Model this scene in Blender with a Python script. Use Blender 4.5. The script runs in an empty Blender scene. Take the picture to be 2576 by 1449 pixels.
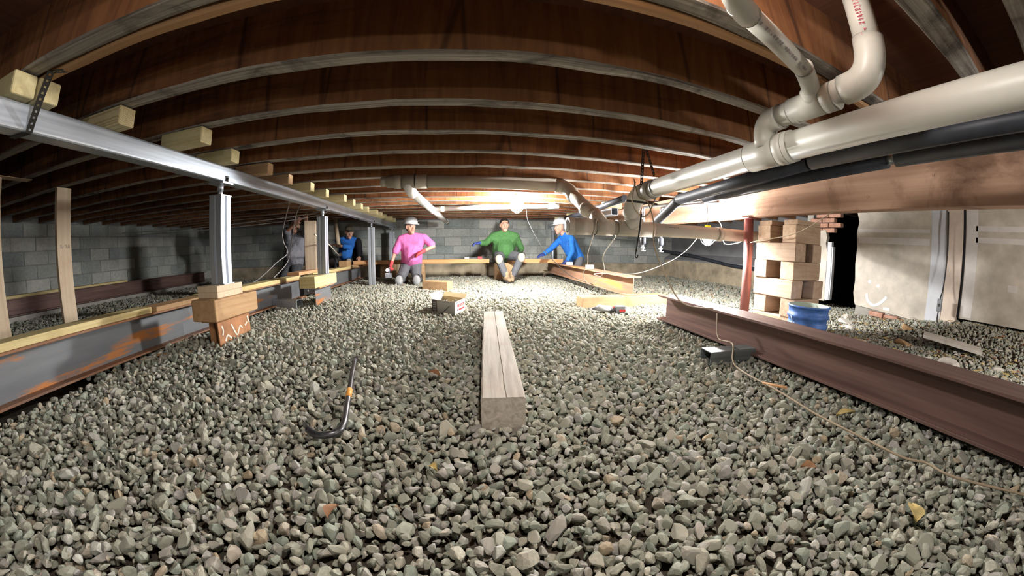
import bpy, bmesh, math, random
import numpy as np
from mathutils import Matrix, Vector, Euler
random.seed(7); RNG = np.random.default_rng(11)
SC = bpy.context.scene
COL = SC.collection
# ------------------------------------------------------------------ camera (wide fisheye lens), world, exposure
cam = bpy.data.cameras.new('camera'); camo = bpy.data.objects.new('camera', cam); COL.objects.link(camo)
_W = Matrix.Rotation(-0.145423, 3, 'Z') @ Matrix.Rotation(-0.119478, 3, 'X') @ Matrix.Rotation(-0.004228, 3, 'Y')
camo.matrix_world = Matrix.Translation((0, 0, .63)) @ (_W @ Matrix(((1, 0, 0), (0, 0, -1), (0, 1, 0)))).to_4x4()
cam.type = 'PANO'; cam.sensor_fit = 'HORIZONTAL'; cam.sensor_width = 36; cam.sensor_height = 36*1449/2576; cam.clip_start = .01
_c = cam if hasattr(cam, 'panorama_type') else cam.cycles
_c.panorama_type = 'FISHEYE_LENS_POLYNOMIAL'; _c.fisheye_fov = math.pi*1.3
_k = 2576/36/1000
_c.fisheye_polynomial_k0 = 0; _c.fisheye_polynomial_k1 = -1.1878035*_k; _c.fisheye_polynomial_k2 = 0
_c.fisheye_polynomial_k3 = 0.0801035*_k**3; _c.fisheye_polynomial_k4 = 0
SC.camera = camo
wd = bpy.data.worlds.new('world'); SC.world = wd; wd.use_nodes = True
wd.node_tree.nodes['Background'].inputs[0].default_value = (.5, .55, .62, 1); wd.node_tree.nodes['Background'].inputs[1].default_value = .02
SC.view_settings.view_transform = 'Standard'; SC.view_settings.look = 'None'; SC.view_settings.gamma = 1
SC.view_settings.use_curve_mapping = False; SC.view_settings.exposure = 0.85
SC.cycles.max_bounces = 4; SC.cycles.diffuse_bounces = 2; SC.cycles.glossy_bounces = 2; SC.cycles.transmission_bounces = 2
SC.cycles.caustics_reflective = False; SC.cycles.caustics_refractive = False; SC.cycles.sample_clamp_indirect = 3.0
SC.cycles.use_adaptive_sampling = True; SC.cycles.adaptive_threshold = .2; SC.cycles.use_denoising = True
LAMP_CENTRE, LAMP_RIGHT, FILL_NEAR, LAMP_BACK, FILL_SIDE = 250.0, 140.0, 26.0, 12.0, 44.0      # watts of the lamps in view, the one behind, and two added fills

for _p, _w in (((.16, .44, 1.37), FILL_NEAR), ((.2, -1.45, .80), LAMP_BACK), ((2.95, -.9, .76), FILL_SIDE)):     # added overhead fill, unseen lamp behind the camera, added fill beyond the girder
    _l = bpy.data.lights.new('unseen_light', 'POINT'); _l.energy = _w; _l.color = (1, .965, .915); _l.shadow_soft_size = .05
    _o = bpy.data.objects.new('unseen_light', _l); COL.objects.link(_o); _o.location = _p
# ------------------------------------------------------------------ materials
def nodes(name):
    m = bpy.data.materials.new(name); m.use_nodes = True
    nt = m.node_tree; b = nt.nodes['Principled BSDF']
    return m, nt, b
def N(nt, t, **kw):
    n = nt.nodes.new(t)
    for k, v in kw.items(): setattr(n, k, v)
    return n
def coords(nt, scale, rand=True):
    tc = N(nt, 'ShaderNodeTexCoord'); mp = N(nt, 'ShaderNodeMapping'); mp.inputs['Scale'].default_value = scale
    if rand:
        oi = N(nt, 'ShaderNodeObjectInfo'); ml = N(nt, 'ShaderNodeMath', operation='MULTIPLY'); ml.inputs[1].default_value = 37.0
        nt.links.new(oi.outputs['Random'], ml.inputs[0])
        ad = N(nt, 'ShaderNodeVectorMath', operation='ADD')
        nt.links.new(tc.outputs['Object'], ad.inputs[0]); nt.links.new(ml.outputs[0], ad.inputs[1])
        nt.links.new(ad.outputs[0], mp.inputs['Vector'])
    else: nt.links.new(tc.outputs['Object'], mp.inputs['Vector'])
    return mp.outputs[0]
def noise(nt, vec, scale, detail=4, rough=.6, dist=0.0):
    n = N(nt, 'ShaderNodeTexNoise'); n.inputs['Scale'].default_value = scale; n.inputs['Detail'].default_value = detail
    n.inputs['Roughness'].default_value = rough; n.inputs['Distortion'].default_value = dist
    nt.links.new(vec, n.inputs['Vector']); return n.outputs['Fac']
def ramp(nt, fac, stops):
    r = N(nt, 'ShaderNodeValToRGB'); e = r.color_ramp.elements
    while len(e) < len(stops): e.new(.5)
    for q, (p, c) in zip(e, stops):
        q.position = p; q.color = (*c, 1) if len(c) == 3 else c
    nt.links.new(fac, r.inputs[0]); return r.outputs[0]
def mix(nt, fac, a, b, mode='MIX'):
    m = N(nt, 'ShaderNodeMix', data_type='RGBA', blend_type=mode)
    for s, v in ((m.inputs['Factor'], fac), (m.inputs['A'], a), (m.inputs['B'], b)):
        if hasattr(v, 'is_linked'): nt.links.new(v, s)
        elif isinstance(v, (int, float)): s.default_value = v
        else: s.default_value = (*v, 1)
    return m.outputs['Result']
def bump(nt, b, h, strength=.3, dist=.01):
    n = N(nt, 'ShaderNodeBump'); n.inputs['Strength'].default_value = strength; n.inputs['Distance'].default_value = dist
    nt.links.new(h, n.inputs['Height']); nt.links.new(n.outputs[0], b.inputs['Normal'])
def plain(name, col, rough=.6, metal=0.0, var=.15, scale=12, spec=.5, bmp=0.0):
    m, nt, b = nodes(name)
    f = noise(nt, coords(nt, (1, 1, 1)), scale)
    lo = tuple(c*(1-var) for c in col); hi = tuple(min(1, c*(1+var)) for c in col)
    nt.links.new(ramp(nt, f, [(.3, lo), (.7, hi)]), b.inputs['Base Color'])
    b.inputs['Roughness'].default_value = rough; b.inputs['Metallic'].default_value = metal; b.inputs['Specular IOR Level'].default_value = spec
    if bmp: bump(nt, b, f, bmp)
    return m
def wood(name, lo, hi, axis='X', grain=40, along=1.6, rough=.75, stain=None, stain_amt=.5, stain_scale=2.2, bmp=.25, spec=.3, knots=False):
    m, nt, b = nodes(name)
    s = {'X': (along, grain, grain), 'Y': (grain, along, grain), 'Z': (grain, grain, along)}[axis]
    v = coords(nt, s); f = noise(nt, v, 1.0, 6, .65, .6)
    c = ramp(nt, f, [(.28, lo), (.72, hi)])
    if stain is not None:
        s2 = tuple(x*.12 if i == 'XYZ'.index(axis) else x*.35 for i, x in enumerate((grain,)*3)) if False else (1, 1, 1)
        f2 = noise(nt, coords(nt, s2), stain_scale, 5, .65, .8)
        c = mix(nt, ramp(nt, f2, [(.5, (0, 0, 0)), (.5+.22, (stain_amt,)*3)]), c, stain)
    if knots:
        vo = N(nt, 'ShaderNodeTexVoronoi'); vo.inputs['Scale'].default_value = 3.2
        nt.links.new(coords(nt, (1, 1, 1)), vo.inputs['Vector'])
        c = mix(nt, ramp(nt, vo.outputs['Distance'], [(.03, (.8, .8, .8)), (.1, (0, 0, 0))]), c, tuple(x*.35 for x in lo))
    nt.links.new(c, b.inputs['Base Color']); b.inputs['Roughness'].default_value = rough; b.inputs['Specular IOR Level'].default_value = spec
    if bmp: bump(nt, b, f, bmp, .004)
    return m
def metal(name, lo, hi, axis='Y', rough=.4, metallic=.8, streak=60, rust=None, rust_amt=.0, rust_scale=3.0):
    m, nt, b = nodes(name)
    s = {'X': (1.2, streak, streak), 'Y': (streak, 1.2, streak), 'Z': (streak, streak, 1.2)}[axis]
    f = noise(nt, coords(nt, s), 1.0, 4, .6); c = ramp(nt, f, [(.3, lo), (.7, hi)])
    b.inputs['Metallic'].default_value = metallic
    if rust is not None:
        t = {'X': (.35, 3, 3), 'Y': (3, .35, 3), 'Z': (3, 3, .35)}[axis]
        f2 = noise(nt, coords(nt, t), rust_scale, 6, .7); k = ramp(nt, f2, [(.62-rust_amt, (0, 0, 0)), (.68-rust_amt, (1, 1, 1))])
        c = mix(nt, k, c, rust)
        inv = N(nt, 'ShaderNodeMath', operation='MULTIPLY_ADD'); inv.inputs[1].default_value = -metallic; inv.inputs[2].default_value = metallic
        nt.links.new(k, inv.inputs[0]); nt.links.new(inv.outputs[0], b.inputs['Metallic'])
    nt.links.new(c, b.inputs['Base Color']); b.inputs['Roughness'].default_value = rough
    bump(nt, b, f, .08, .003)
    return m
def emit(name, col, strength):
    m, nt, b = nodes(name)
    b.inputs['Base Color'].default_value = (.9, .9, .9, 1); b.inputs['Emission Color'].default_value = (*col, 1); b.inputs['Emission Strength'].default_value = strength
    return m

M = {}
# rough-sawn joist: red-brown with the saw's arcs across it, black mould, grey weathered under-edge
def joist_mat(name, lo, hi, mould, under):
    m, nt, b = nodes(name)
    f = noise(nt, coords(nt, (14, 3, 1.5)), 1.0, 5, .6, 1.2)
    c = ramp(nt, f, [(.25, lo), (.75, hi)])
    f2 = noise(nt, coords(nt, (.5, 3, 5)), 1.4, 5, .7, .5)
    c = mix(nt, ramp(nt, f2, [(.52, (0, 0, 0)), (.72, (.75, .75, .75))]), c, mould)
    wv = N(nt, 'ShaderNodeTexVoronoi'); wv.inputs['Scale'].default_value = 1.0; nt.links.new(coords(nt, (1.1, .1, .12)), wv.inputs['Vector'])
    wv.feature = 'DISTANCE_TO_EDGE'
    c = mix(nt, ramp(nt, wv.outputs['Distance'], [(.003, (.6, .6, .6)), (.009, (0, 0, 0))]), c, mould)
    nt.links.new(c, b.inputs['Base Color']); b.inputs['Roughness'].default_value = .85; b.inputs['Specular IOR Level'].default_value = .25
    bump(nt, b, f, .3, .006)
    return m
M['joist'] = joist_mat('joist_wood', (.16, .062, .03), (.36, .16, .062), (.025, .016, .014), None)
M['joist_under'] = wood('joist_under_edge', (.07, .05, .04), (.60, .54, .47), 'X', 48, .8, .85, (.025, .018, .015), .95, 4.0, .7)
M['sister'] = wood('new_sister_board', (.42, .22, .10), (.62, .36, .18), 'X', 60, 1.2, .7)
M['subfloor'] = wood('subfloor_board', (.12, .05, .03), (.22, .09, .05), 'Y', 20, 1.0, .9)
M['girder'] = wood('girder_wood', (.36, .20, .13), (.55, .35, .24), 'Y', 18, .8, .7, (.13, .06, .03), .8, 2.2, .15, .25)
M['pine'] = wood('pale_pine', (.66, .50, .34), (.80, .66, .48), 'Z', 45, 1.2, .65, (.55, .36, .22), .4, 2.5, .1, .35)
M['treated'] = wood('treated_lumber', (.62, .48, .20), (.82, .70, .38), 'Y', 45, 1.4, .65, (.45, .33, .14), .5, 3, .12, .35, True)
M['treated_x'] = wood('treated_lumber_block', (.66, .55, .26), (.86, .76, .46), 'X', 45, 1.4, .65, (.50, .42, .2), .4, 5, .12, .35)
def ringed(name, lo, hi):
    m, nt, b = nodes(name); tc = N(nt, 'ShaderNodeTexCoord'); mp = N(nt, 'ShaderNodeMapping'); mp.inputs['Location'].default_value = (0, .012, -.05); nt.links.new(tc.outputs['Object'], mp.inputs['Vector'])
    w = N(nt, 'ShaderNodeTexWave', wave_type='RINGS', rings_direction='X'); w.inputs['Scale'].default_value = 38; w.inputs['Distortion'].default_value = 1.2; w.inputs['Detail'].default_value = 1; nt.links.new(mp.outputs[0], w.inputs['Vector'])
    c = ramp(nt, w.outputs['Fac'], [(.25, hi), (.85, lo)]); f = noise(nt, coords(nt, (1, 1, 1)), 9); c = mix(nt, ramp(nt, f, [(.5, (0, 0, 0)), (.7, (.4, .4, .4))]), c, tuple(x*.75 for x in lo))
    nt.links.new(c, b.inputs['Base Color']); b.inputs['Roughness'].default_value = .7; b.inputs['Specular IOR Level'].default_value = .3; return m
M['rings'] = ringed('ringed_block_wood', (.62, .48, .24), (.82, .72, .44))
M['timber'] = wood('timber_brown', (.42, .25, .12), (.62, .40, .21), 'Y', 30, 1.2, .7, (.25, .13, .06), .5, 4, .2)
M['timber_x'] = wood('timber_brown_x', (.44, .27, .14), (.64, .43, .24), 'X', 30, 1.2, .7, (.25, .14, .07), .45, 4, .2)
M['post_wood'] = wood('old_post_wood', (.34, .26, .18), (.52, .42, .31), 'Z', 40, 1.2, .75, (.22, .16, .11), .5, 3, .2)
M['galv_dark'] = metal('dull_steel', (.16, .18, .18), (.26, .28, .28), 'Y', .5, .4)
M['orange_plank'] = wood('orange_plank', (.62, .30, .12), (.80, .46, .22), 'X', 40, 1.2, .65)
M['orange_plank_y'] = wood('orange_plank_y', (.62, .30, .14), (.80, .46, .26), 'Y', 40, 1.2, .65)
M['grey_timber'] = wood('weathered_timber', (.28, .24, .19), (.58, .53, .45), 'Y', 42, 1.6, .75, (.34, .25, .15), .6, 2.5, .45, .3)
M['crib'] = wood('crib_timber', (.46, .30, .20), (.68, .50, .36), 'Y', 26, 1.2, .7, (.28, .18, .12), .5, 4, .2)
M['crib_x'] = wood('crib_timber_x', (.46, .30, .19), (.68, .50, .35), 'X', 26, 1.2, .7, (.28, .18, .12), .5, 4, .2)
M['galv'] = metal('galvanized_steel', (.40, .45, .52), (.64, .69, .76), 'Y', .40, .6)
M['galv_z'] = metal('galvanized_post', (.50, .55, .62), (.74, .79, .86), 'Z', .38, .6)
M['galv_x'] = metal('galvanized_steel_x', (.45, .49, .52), (.68, .72, .76), 'X', .42, .7)
M['beam_grey'] = metal('primed_beam_web', (.15, .16, .175), (.22, .235, .25), 'Y', .5, .2, 8, (.50, .19, .05), .05, 2.2)
M['beam_rust'] = metal('rusty_beam_flange', (.20, .11, .075), (.42, .20, .09), 'Y', .62, .2, 30)
M['beam_brown'] = metal('mill_scale_beam', (.12, .07, .06), (.24, .14, .115), 'Y', .55, .3, 26, (.34, .16, .06), -.02, 1.5)
M['beam_orange'] = metal('rust_orange_beam', (.36, .20, .13), (.52, .31, .20), 'Y', .6, .15, 16, (.75, .34, .09), .06, 1.6)
M['rust_plate'] = plain('rusty_plate', (.42, .20, .09), .7, .15, .35, 9)
M['chalk'] = plain('chalk_mark', (.88, .80, .68), .9)
M['white_chalk'] = plain('white_chalk', (.92, .93, .93), .9, var=.04)
M['pvc'] = plain('pvc_pipe', (.56, .53, .46), .42, 0, .06, 5, .4)
M['pvc_grey'] = plain('aged_pvc', (.50, .45, .37), .5, 0, .08, 5, .4)
M['pvc_white'] = plain('white_pvc', (.85, .83, .80), .35, 0, .05, 5, .5)
M['pvc_joint'] = plain('pvc_joint_line', (.30, .28, .24), .5)  # darker ring at the ends of each fitting
M['ink_red'] = plain('red_print', (.72, .10, .16), .6); M['ink_dark'] = plain('dark_print', (.12, .11, .11), .6)
M['ink_mauve'] = plain('faded_print', (.46, .38, .40), .6)
M['insul'] = plain('black_foam_insulation', (.035, .04, .052), .5, 0, .3, 8, .5)
M['strap'] = plain('black_strap', (.025, .022, .02), .5, .3)
M['red_post'] = plain('red_oxide_paint', (.26, .09, .08), .55, 0, .2, 6)
M['concrete'] = plain('concrete', (.42, .40, .36), .9, 0, .25, 3, .2, .2)
M['stained_concrete'] = plain('stained_concrete', (.50, .42, .30), .9, 0, .35, 4, .2, .2)
M['grey_wall'] = plain('smooth_grey_wall', (.30, .30, .31), .85, 0, .15, 3, .2)
M['panel'] = plain('insulation_panel', (.55, .50, .42), .55, 0, .22, 5, .4)
M['panel_tape'] = plain('joint_compound', (.70, .66, .62), .7, 0, .08, 10)
M['panel_blue'] = plain('foil_tape', (.66, .68, .72), .5, 0, .06, 10)
M['trim'] = plain('cream_trim', (.72, .60, .50), .6, 0, .1, 8)
M['dark'] = plain('painted_void_shade', (.012, .012, .014), .9, 0, .2)  # near-black colour standing in for shade in the opening and the gap
M['brick'] = plain('red_brick', (.46, .26, .19), .9, 0, .3, 14, .2, .2)
M['bucket'] = plain('dusty_blue_plastic', (.06, .16, .46), .5, 0, .55, 9)
M['bucket_in'] = plain('bucket_inside', (.45, .50, .42), .6, 0, .2, 9)
M['cord_black'] = plain('black_cord', (.03, .03, .03), .5); M['cord_tan'] = plain('tan_cord', (.42, .33, .22), .6)
M['cord_white'] = plain('cream_cord', (.82, .72, .58), .5); M['cord_grey'] = plain('grey_cord', (.45, .43, .42), .5)
M['yellow'] = plain('yellow_plastic', (.85, .72, .02), .4)
M['cardboard'] = plain('cardboard', (.62, .48, .27), .85, 0, .12, 6); M['box_grey'] = plain('printed_grey_carton', (.50, .49, .45), .7, 0, .06, 10)
M['box_white'] = plain('white_carton', (.82, .80, .84), .7, 0, .04, 8); M['box_dark'] = plain('dark_carton', (.12, .11, .10), .7)
M['red'] = plain('red_plastic', (.65, .05, .06), .45); M['grey_plastic'] = plain('grey_plastic', (.22, .23, .25), .5); M['light_plastic'] = plain('light_grey_plastic', (.6, .6, .62), .5)
M['orange_paint'] = plain('orange_label', (.85, .38, .06), .5); M['bar'] = metal('black_steel_bar', (.06, .06, .065), (.16, .16, .17), 'Y', .35, .7)
M['dirt'] = plain('dark_soil', (.06, .05, .038), .95, 0, .4, 9, .1, .5)
M['leaf'] = plain('dry_leaf', (.55, .42, .16), .8, 0, .4, 20); M['brown_leaf'] = plain('brown_leaf', (.30, .15, .07), .8, 0, .4, 20)
M['debris'] = plain('pale_rubble', (.66, .62, .56), .9, 0, .2, 8)

def block_mat():
    m, nt, b = nodes('concrete_block')
    f = noise(nt, coords(nt, (1, 1, 1)), 26, 5, .7); c = ramp(nt, f, [(.3, (.38, .40, .39)), (.7, (.56, .58, .56))])
    oi = N(nt, 'ShaderNodeObjectInfo'); c = mix(nt, 1.0, c, ramp(nt, oi.outputs['Random'], [(0, (.62, .66, .66)), (1, (1.12, 1.08, 1.02))]), 'MULTIPLY')
    tc = N(nt, 'ShaderNodeTexCoord'); f2 = noise(nt, coords(nt, (1, 1, 1)), 3.0, 4, .6)
    c = mix(nt, ramp(nt, f2, [(.55, (0, 0, 0)), (.75, (.5, .5, .5))]), c, (.18, .19, .14))
    nt.links.new(c, b.inputs['Base Color']); b.inputs['Roughness'].default_value = .92; b.inputs['Specular IOR Level'].default_value = .15
    bump(nt, b, f, .4, .006); return m
M['block'] = block_mat(); M['mortar'] = plain('mortar', (.30, .30, .29), .95, 0, .2, 20, .1)
def stone_mat():
    m, nt, b = nodes('crushed_stone')
    at = N(nt, 'ShaderNodeAttribute', attribute_name='tone')
    c = ramp(nt, at.outputs['Fac'], [(0, (.31, .31, .25)), (.2, (.42, .43, .34)), (.38, (.35, .39, .32)), (.5, (.47, .46, .37)), (.65, (.52, .50, .40)), (.78, (.40, .38, .35)), (.9, (.60, .60, .53)), (.97, (.48, .38, .25)), (1, (.70, .69, .64))])
    f = noise(nt, coords(nt, (1, 1, 1), False), 120, 4, .7)
    c = mix(nt, 1.0, c, ramp(nt, f, [(.25, (.62, .62, .62)), (.75, (1.15, 1.15, 1.15))]), 'MULTIPLY')
    nt.links.new(c, b.inputs['Base Color']); b.inputs['Roughness'].default_value = .85; b.inputs['Specular IOR Level'].default_value = .3
    bump(nt, b, f, .35, .003); return m
M['stone'] = stone_mat()

# ------------------------------------------------------------------ mesh building
def rotm(rz=0, rx=0, ry=0): return Euler((rx, ry, rz)).to_matrix()
class MB:
    """collects shapes into one mesh; each shape may carry its own material slot"""
    def __init__(s): s.v = []; s.f = []; s.m = []; s.sm = []; s.mats = []
    def slot(s, mat):
        if mat not in s.mats: s.mats.append(mat)
        return s.mats.index(mat)
    def add(s, vs, fs, mat, smooth=False):
        o = len(s.v); k = s.slot(mat); s.v += [tuple(v) for v in vs]
        for f in fs: s.f.append(tuple(i+o for i in f)); s.m.append(k); s.sm.append(smooth)
        return s
    def box(s, a, b, mat, R=None, c=None):
        vs = [(x, y, z) for z in (a[2], b[2]) for y in (a[1], b[1]) for x in (a[0], b[0])]
        if R is not None:
            c = Vector(c if c is not None else [(p+q)/2 for p, q in zip(a, b)]); vs = [R @ (Vector(v)-c) + c for v in vs]
        return s.add(vs, [(0, 2, 3, 1), (4, 5, 7, 6), (0, 1, 5, 4), (2, 6, 7, 3), (0, 4, 6, 2), (1, 3, 7, 5)], mat)
    def bar(s, p, q, w, h, mat, up=(0, 0, 1)):
        p, q = Vector(p), Vector(q); d = (q-p).normalized(); side = d.cross(Vector(up))
        if side.length < 1e-5: side = d.cross(Vector((0, 1, 0)))
        side.normalize(); u = side.cross(d); vs = []
        for e in (p, q):
            for a, b in ((-1, -1), (1, -1), (1, 1), (-1, 1)): vs.append(e + side*(a*w/2) + u*(b*h/2))
        return s.add(vs, [(3, 2, 1, 0), (4, 5, 6, 7), (0, 1, 5, 4), (1, 2, 6, 5), (2, 3, 7, 6), (3, 0, 4, 7)], mat)
    def tube(s, pts, r, mat, n=14, caps=True, hollow=0.0):
        pts = [Vector(p) for p in pts]; rs = r if isinstance(r, (list, tuple)) else [r]*len(pts); rings = []; vs = []
        t0 = (pts[1]-pts[0]).normalized(); ref = Vector((0, 0, 1)) if abs(t0.z) < .9 else Vector((1, 0, 0)); nrm = (ref - t0*ref.dot(t0)).normalized()
        for i, p in enumerate(pts):
            t = ((pts[min(i+1, len(pts)-1)]-p).normalized() + (p-pts[max(i-1, 0)]).normalized())
            t = t.normalized() if t.length > 1e-6 else t0
            nrm = (nrm - t*nrm.dot(t)).normalized(); bn = t.cross(nrm)
            for k in range(n):
                a = 2*math.pi*k/n; vs.append(p + (nrm*math.cos(a) + bn*math.sin(a))*rs[i])
        fs = [(i*n+k, i*n+(k+1) % n, (i+1)*n+(k+1) % n, (i+1)*n+k) for i in range(len(pts)-1) for k in range(n)]
        s.add(vs, fs, mat, True)
        if caps:
            L = len(pts)-1
            s.add([vs[k] for k in range(n)], [tuple(reversed(range(n)))], mat); s.add([vs[L*n+k] for k in range(n)], [tuple(range(n))], mat)
        return s
    def ring(s, p, q, ro, ri, mat, n=24):
        """open sleeve between two points, wall from ri to ro"""
        p, q = Vector(p), Vector(q); t = (q-p).normalized(); ref = Vector((0, 0, 1)) if abs(t.z) < .9 else Vector((1, 0, 0)); a = (ref-t*ref.dot(t)).normalized(); b = t.cross(a); vs = []
        for e, r in ((p, ro), (q, ro), (q, ri), (p, ri)):
            for k in range(n): g = 2*math.pi*k/n; vs.append(e+(a*math.cos(g)+b*math.sin(g))*r)
        fs = [(j*n+k, j*n+(k+1) % n, ((j+1) % 4)*n+(k+1) % n, ((j+1) % 4)*n+k) for j in range(4) for k in range(n)]
        return s.add(vs, fs, mat, False)
    def lathe(s, prof, c, mat, n=24, smooth=True, R=None):
        vs = []; c = Vector(c)
        for r, z in prof:
            for k in range(n):
                a = 2*math.pi*k/n; v = Vector((r*math.cos(a), r*math.sin(a), z)); vs.append((R @ v if R else v)+c)
        fs = [(i*n+k, i*n+(k+1) % n, (i+1)*n+(k+1) % n, (i+1)*n+k) for i in range(len(prof)-1) for k in range(n)]
        return s.add(vs, fs, mat, smooth)
    def ball(s, c, r, mat, n=14, R=None):
        r = (r, r, r) if isinstance(r, (int, float)) else r; vs = []; h = n//2; c = Vector(c)
        for i in range(h+1):
            p = math.pi*i/h
            for k in range(n):
                a = 2*math.pi*k/n; v = Vector((r[0]*math.sin(p)*math.cos(a), r[1]*math.sin(p)*math.sin(a), r[2]*math.cos(p))); vs.append((R @ v if R else v)+c)
        return s.add(vs, [(i*n+k, (i+1)*n+k, (i+1)*n+(k+1) % n, i*n+(k+1) % n) for i in range(h) for k in range(n)], mat, True)
    def prism(s, prof, a, b, mat, axis='Y'):
        """profile of (u, z) pairs carried along an axis from a to b"""
        n = len(prof); vs = [((u, t, z) if axis == 'Y' else (t, u, z)) for t in (a, b) for u, z in prof]
        fs = [(k, (k+1) % n, n+(k+1) % n, n+k) for k in range(n)] + [tuple(reversed(range(n))), tuple(range(n, 2*n))]
        return s.add(vs, fs, mat)
    def mesh(s, name):
        me = bpy.data.meshes.new(name); me.from_pydata(s.v, [], s.f)
        for m in s.mats: me.materials.append(m)
        me.polygons.foreach_set('material_index', s.m); me.polygons.foreach_set('use_smooth', s.sm)
        bm = bmesh.new(); bm.from_mesh(me); bmesh.ops.remove_doubles(bm, verts=bm.verts, dist=1e-6); bmesh.ops.recalc_face_normals(bm, faces=bm.faces); bm.to_mesh(me); bm.free(); me.update(); return me
    def build(s, name, parent=None, loc=None, bevel=0.0):
        if parent is None and loc is None:
            a = np.array(s.v); loc = ((a[:, 0].min()+a[:, 0].max())/2, (a[:, 1].min()+a[:, 1].max())/2, a[:, 2].min())
        me_loc = Vector(loc) if loc is not None else Vector(parent_loc(parent))
        s.v = [tuple(Vector(v)-me_loc) for v in s.v]
        o = bpy.data.objects.new(name, s.mesh(name)); COL.objects.link(o)
        if parent is not None:
            o.parent = parent; o.location = me_loc - Vector(parent_loc(parent))
        else: o.location = me_loc
        if bevel:
            bv = o.modifiers.new('bevel', 'BEVEL'); bv.width = bevel; bv.segments = 2; bv.limit_method = 'ANGLE'; bv.angle_limit = .6
        return o
def parent_loc(p):
    v = Vector((0, 0, 0))
    while p is not None: v = v + p.location; p = p.parent
    return v
def tag(o, label=None, cat=None, group=None, kind=None):
    for k, v in (('label', label), ('category', cat), ('group', group), ('kind', kind)):
        if v: o[k] = v
    return o
def thing(name, loc, label, cat, group=None):
    o = bpy.data.objects.new(name, None); COL.objects.link(o); o.location = loc; o.empty_display_size = .1
    return tag(o, label, cat, group)
def inst(src, name, loc, parent=None, rot=None, scale=None):
    o = src.copy(); o.name = name; COL.objects.link(o); o.parent = parent; o.location = loc
    for k in list(o.keys()):
        if k in ('label', 'category', 'group', 'kind'): del o[k]
    if rot is not None: o.rotation_euler = rot
    if scale is not None: o.scale = scale
    return o
def linkmesh(me, name, loc, parent=None, rot=None, scale=None):
    o = bpy.data.objects.new(name, me); COL.objects.link(o); o.parent = parent; o.location = loc
    if rot is not None: o.rotation_euler = rot
    if scale is not None: o.scale = scale
    return o
def spline(pts, per=8):
    """points along a smooth curve through pts"""
    P = [Vector(p) for p in pts]; out = []
    for i in range(len(P)-1):
        a, b, c, d = P[max(i-1, 0)], P[i], P[i+1], P[min(i+2, len(P)-1)]
        for k in range(per):
            t = k/per; out.append(.5*((2*b)+(c-a)*t+(2*a-5*b+4*c-d)*t*t+(3*b-a-3*c+d)*t**3))
    return out+[P[-1]]

JB = 1.287          # underside of the joists above the gravel
# ================================================================== THE PLACE: ceiling, walls, floor
ceiling = MB().box((-6.6, -3.1, JB+.235), (5.7, 8.0, JB+.275), M['subfloor']).build('ceiling'); tag(ceiling, kind='structure')
def joist_mesh(seed, width, h, under, side, x0=-6.44, x1=5.5):
    r = random.Random(seed); mb = MB(); n = 76; vs = []
    ya = yb = za = 0.0
    for i in range(n+1):
        x = x0+(x1-x0)*i/n
        ya += (r.uniform(-.004, .004)-ya*.3); yb += (r.uniform(-.004, .004)-yb*.3); za += (r.uniform(-.003, .003)-za*.4)
        c = .006
        vs += [(x, -width+ya, za+c), (x, -width+c+ya, za), (x, -c+yb, za+r.uniform(-.002, .002)), (x, yb, za+c), (x, 0, h), (x, -width, h)]
    def strip(a, b): return [(i*6+a, i*6+b, (i+1)*6+b, (i+1)*6+a) for i in range(n)]
    for a, b, m in ((0, 1, under), (1, 2, under), (2, 3, under), (3, 4, side), (4, 5, side), (5, 0, side)): mb.add(vs, strip(a, b), m)
    mb.add(vs, [(0, 1, 2, 3, 4, 5)], side); mb.add(vs[-6:], [(5, 4, 3, 2, 1, 0)], side)
    return mb.mesh('joist')
jm = [joist_mesh(k, .07, .235, M['joist_under'], M['joist']) for k in range(4)]
joist_y = {n: 1.09+.406*(n-1) for n in range(-7, 18)}
joist_y[0] = .684-.012; joist_y[-2] = .055
for n, y in joist_y.items():
    if n == -3: continue
    o = linkmesh(jm[n % 4], 'joist', (0, y, JB-ceiling.location.z), ceiling); o.location.x = -ceiling.location.x; o.location.y = y-ceiling.location.y
sis = joist_mesh(31, .038, .235, M['sister'], M['sister'])
o = linkmesh(sis, 'sister_board', (-ceiling.location.x, joist_y[0]+.041-ceiling.location.y, JB-ceiling.location.z-.004), ceiling)
tag(o, 'new tan board nailed along the far side of the nearest old joist')
# ---- block walls: every block its own piece, set proud of the mortar
def cblock(l, h, d, name):
    bmx = bmesh.new(); bmesh.ops.create_cube(bmx, size=1)
    for v in bmx.verts: v.co = Vector((v.co.x*l, v.co.y*d, v.co.z*h))
    bmesh.ops.bevel(bmx, geom=[e for e in bmx.edges], offset=.006, segments=1, affect='EDGES')
    me = bpy.data.meshes.new(name); bmx.to_mesh(me); bmx.free(); me.materials.append(M['block']); return me
full = cblock(.394, .190, .06, 'block'); half = cblock(.194, .190, .06, 'block_half')
def block_wall(wall, p0, along, length, z0, rows, out):
    p0 = Vector(p0); al = Vector(along); ou = Vector(out); rz = math.atan2(al.y, al.x); r = random.Random(5)
    for k in range(rows):
        x = 0.0; first = k % 2
        while x < length-.1:
            w = .2 if (first or length-x < .35) else .4; first = 0
            p = p0+al*(x+w/2)+ou*r.uniform(-.003, .004)+Vector((0, 0, z0+.2*k+.1))
            linkmesh(half if w < .3 else full, 'block', p-wall.location, wall, (0, 0, rz)); x += w
wl = MB().box((-6.70, -3.1, -.2), (-6.462, 8.0, JB+.24), M['mortar']).build('wall_left'); tag(wl, kind='structure')
block_wall(wl, (-6.48, -1.0, 0), (0, 1, 0), 8.83, JB-1.2, 6, (1, 0, 0))
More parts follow.
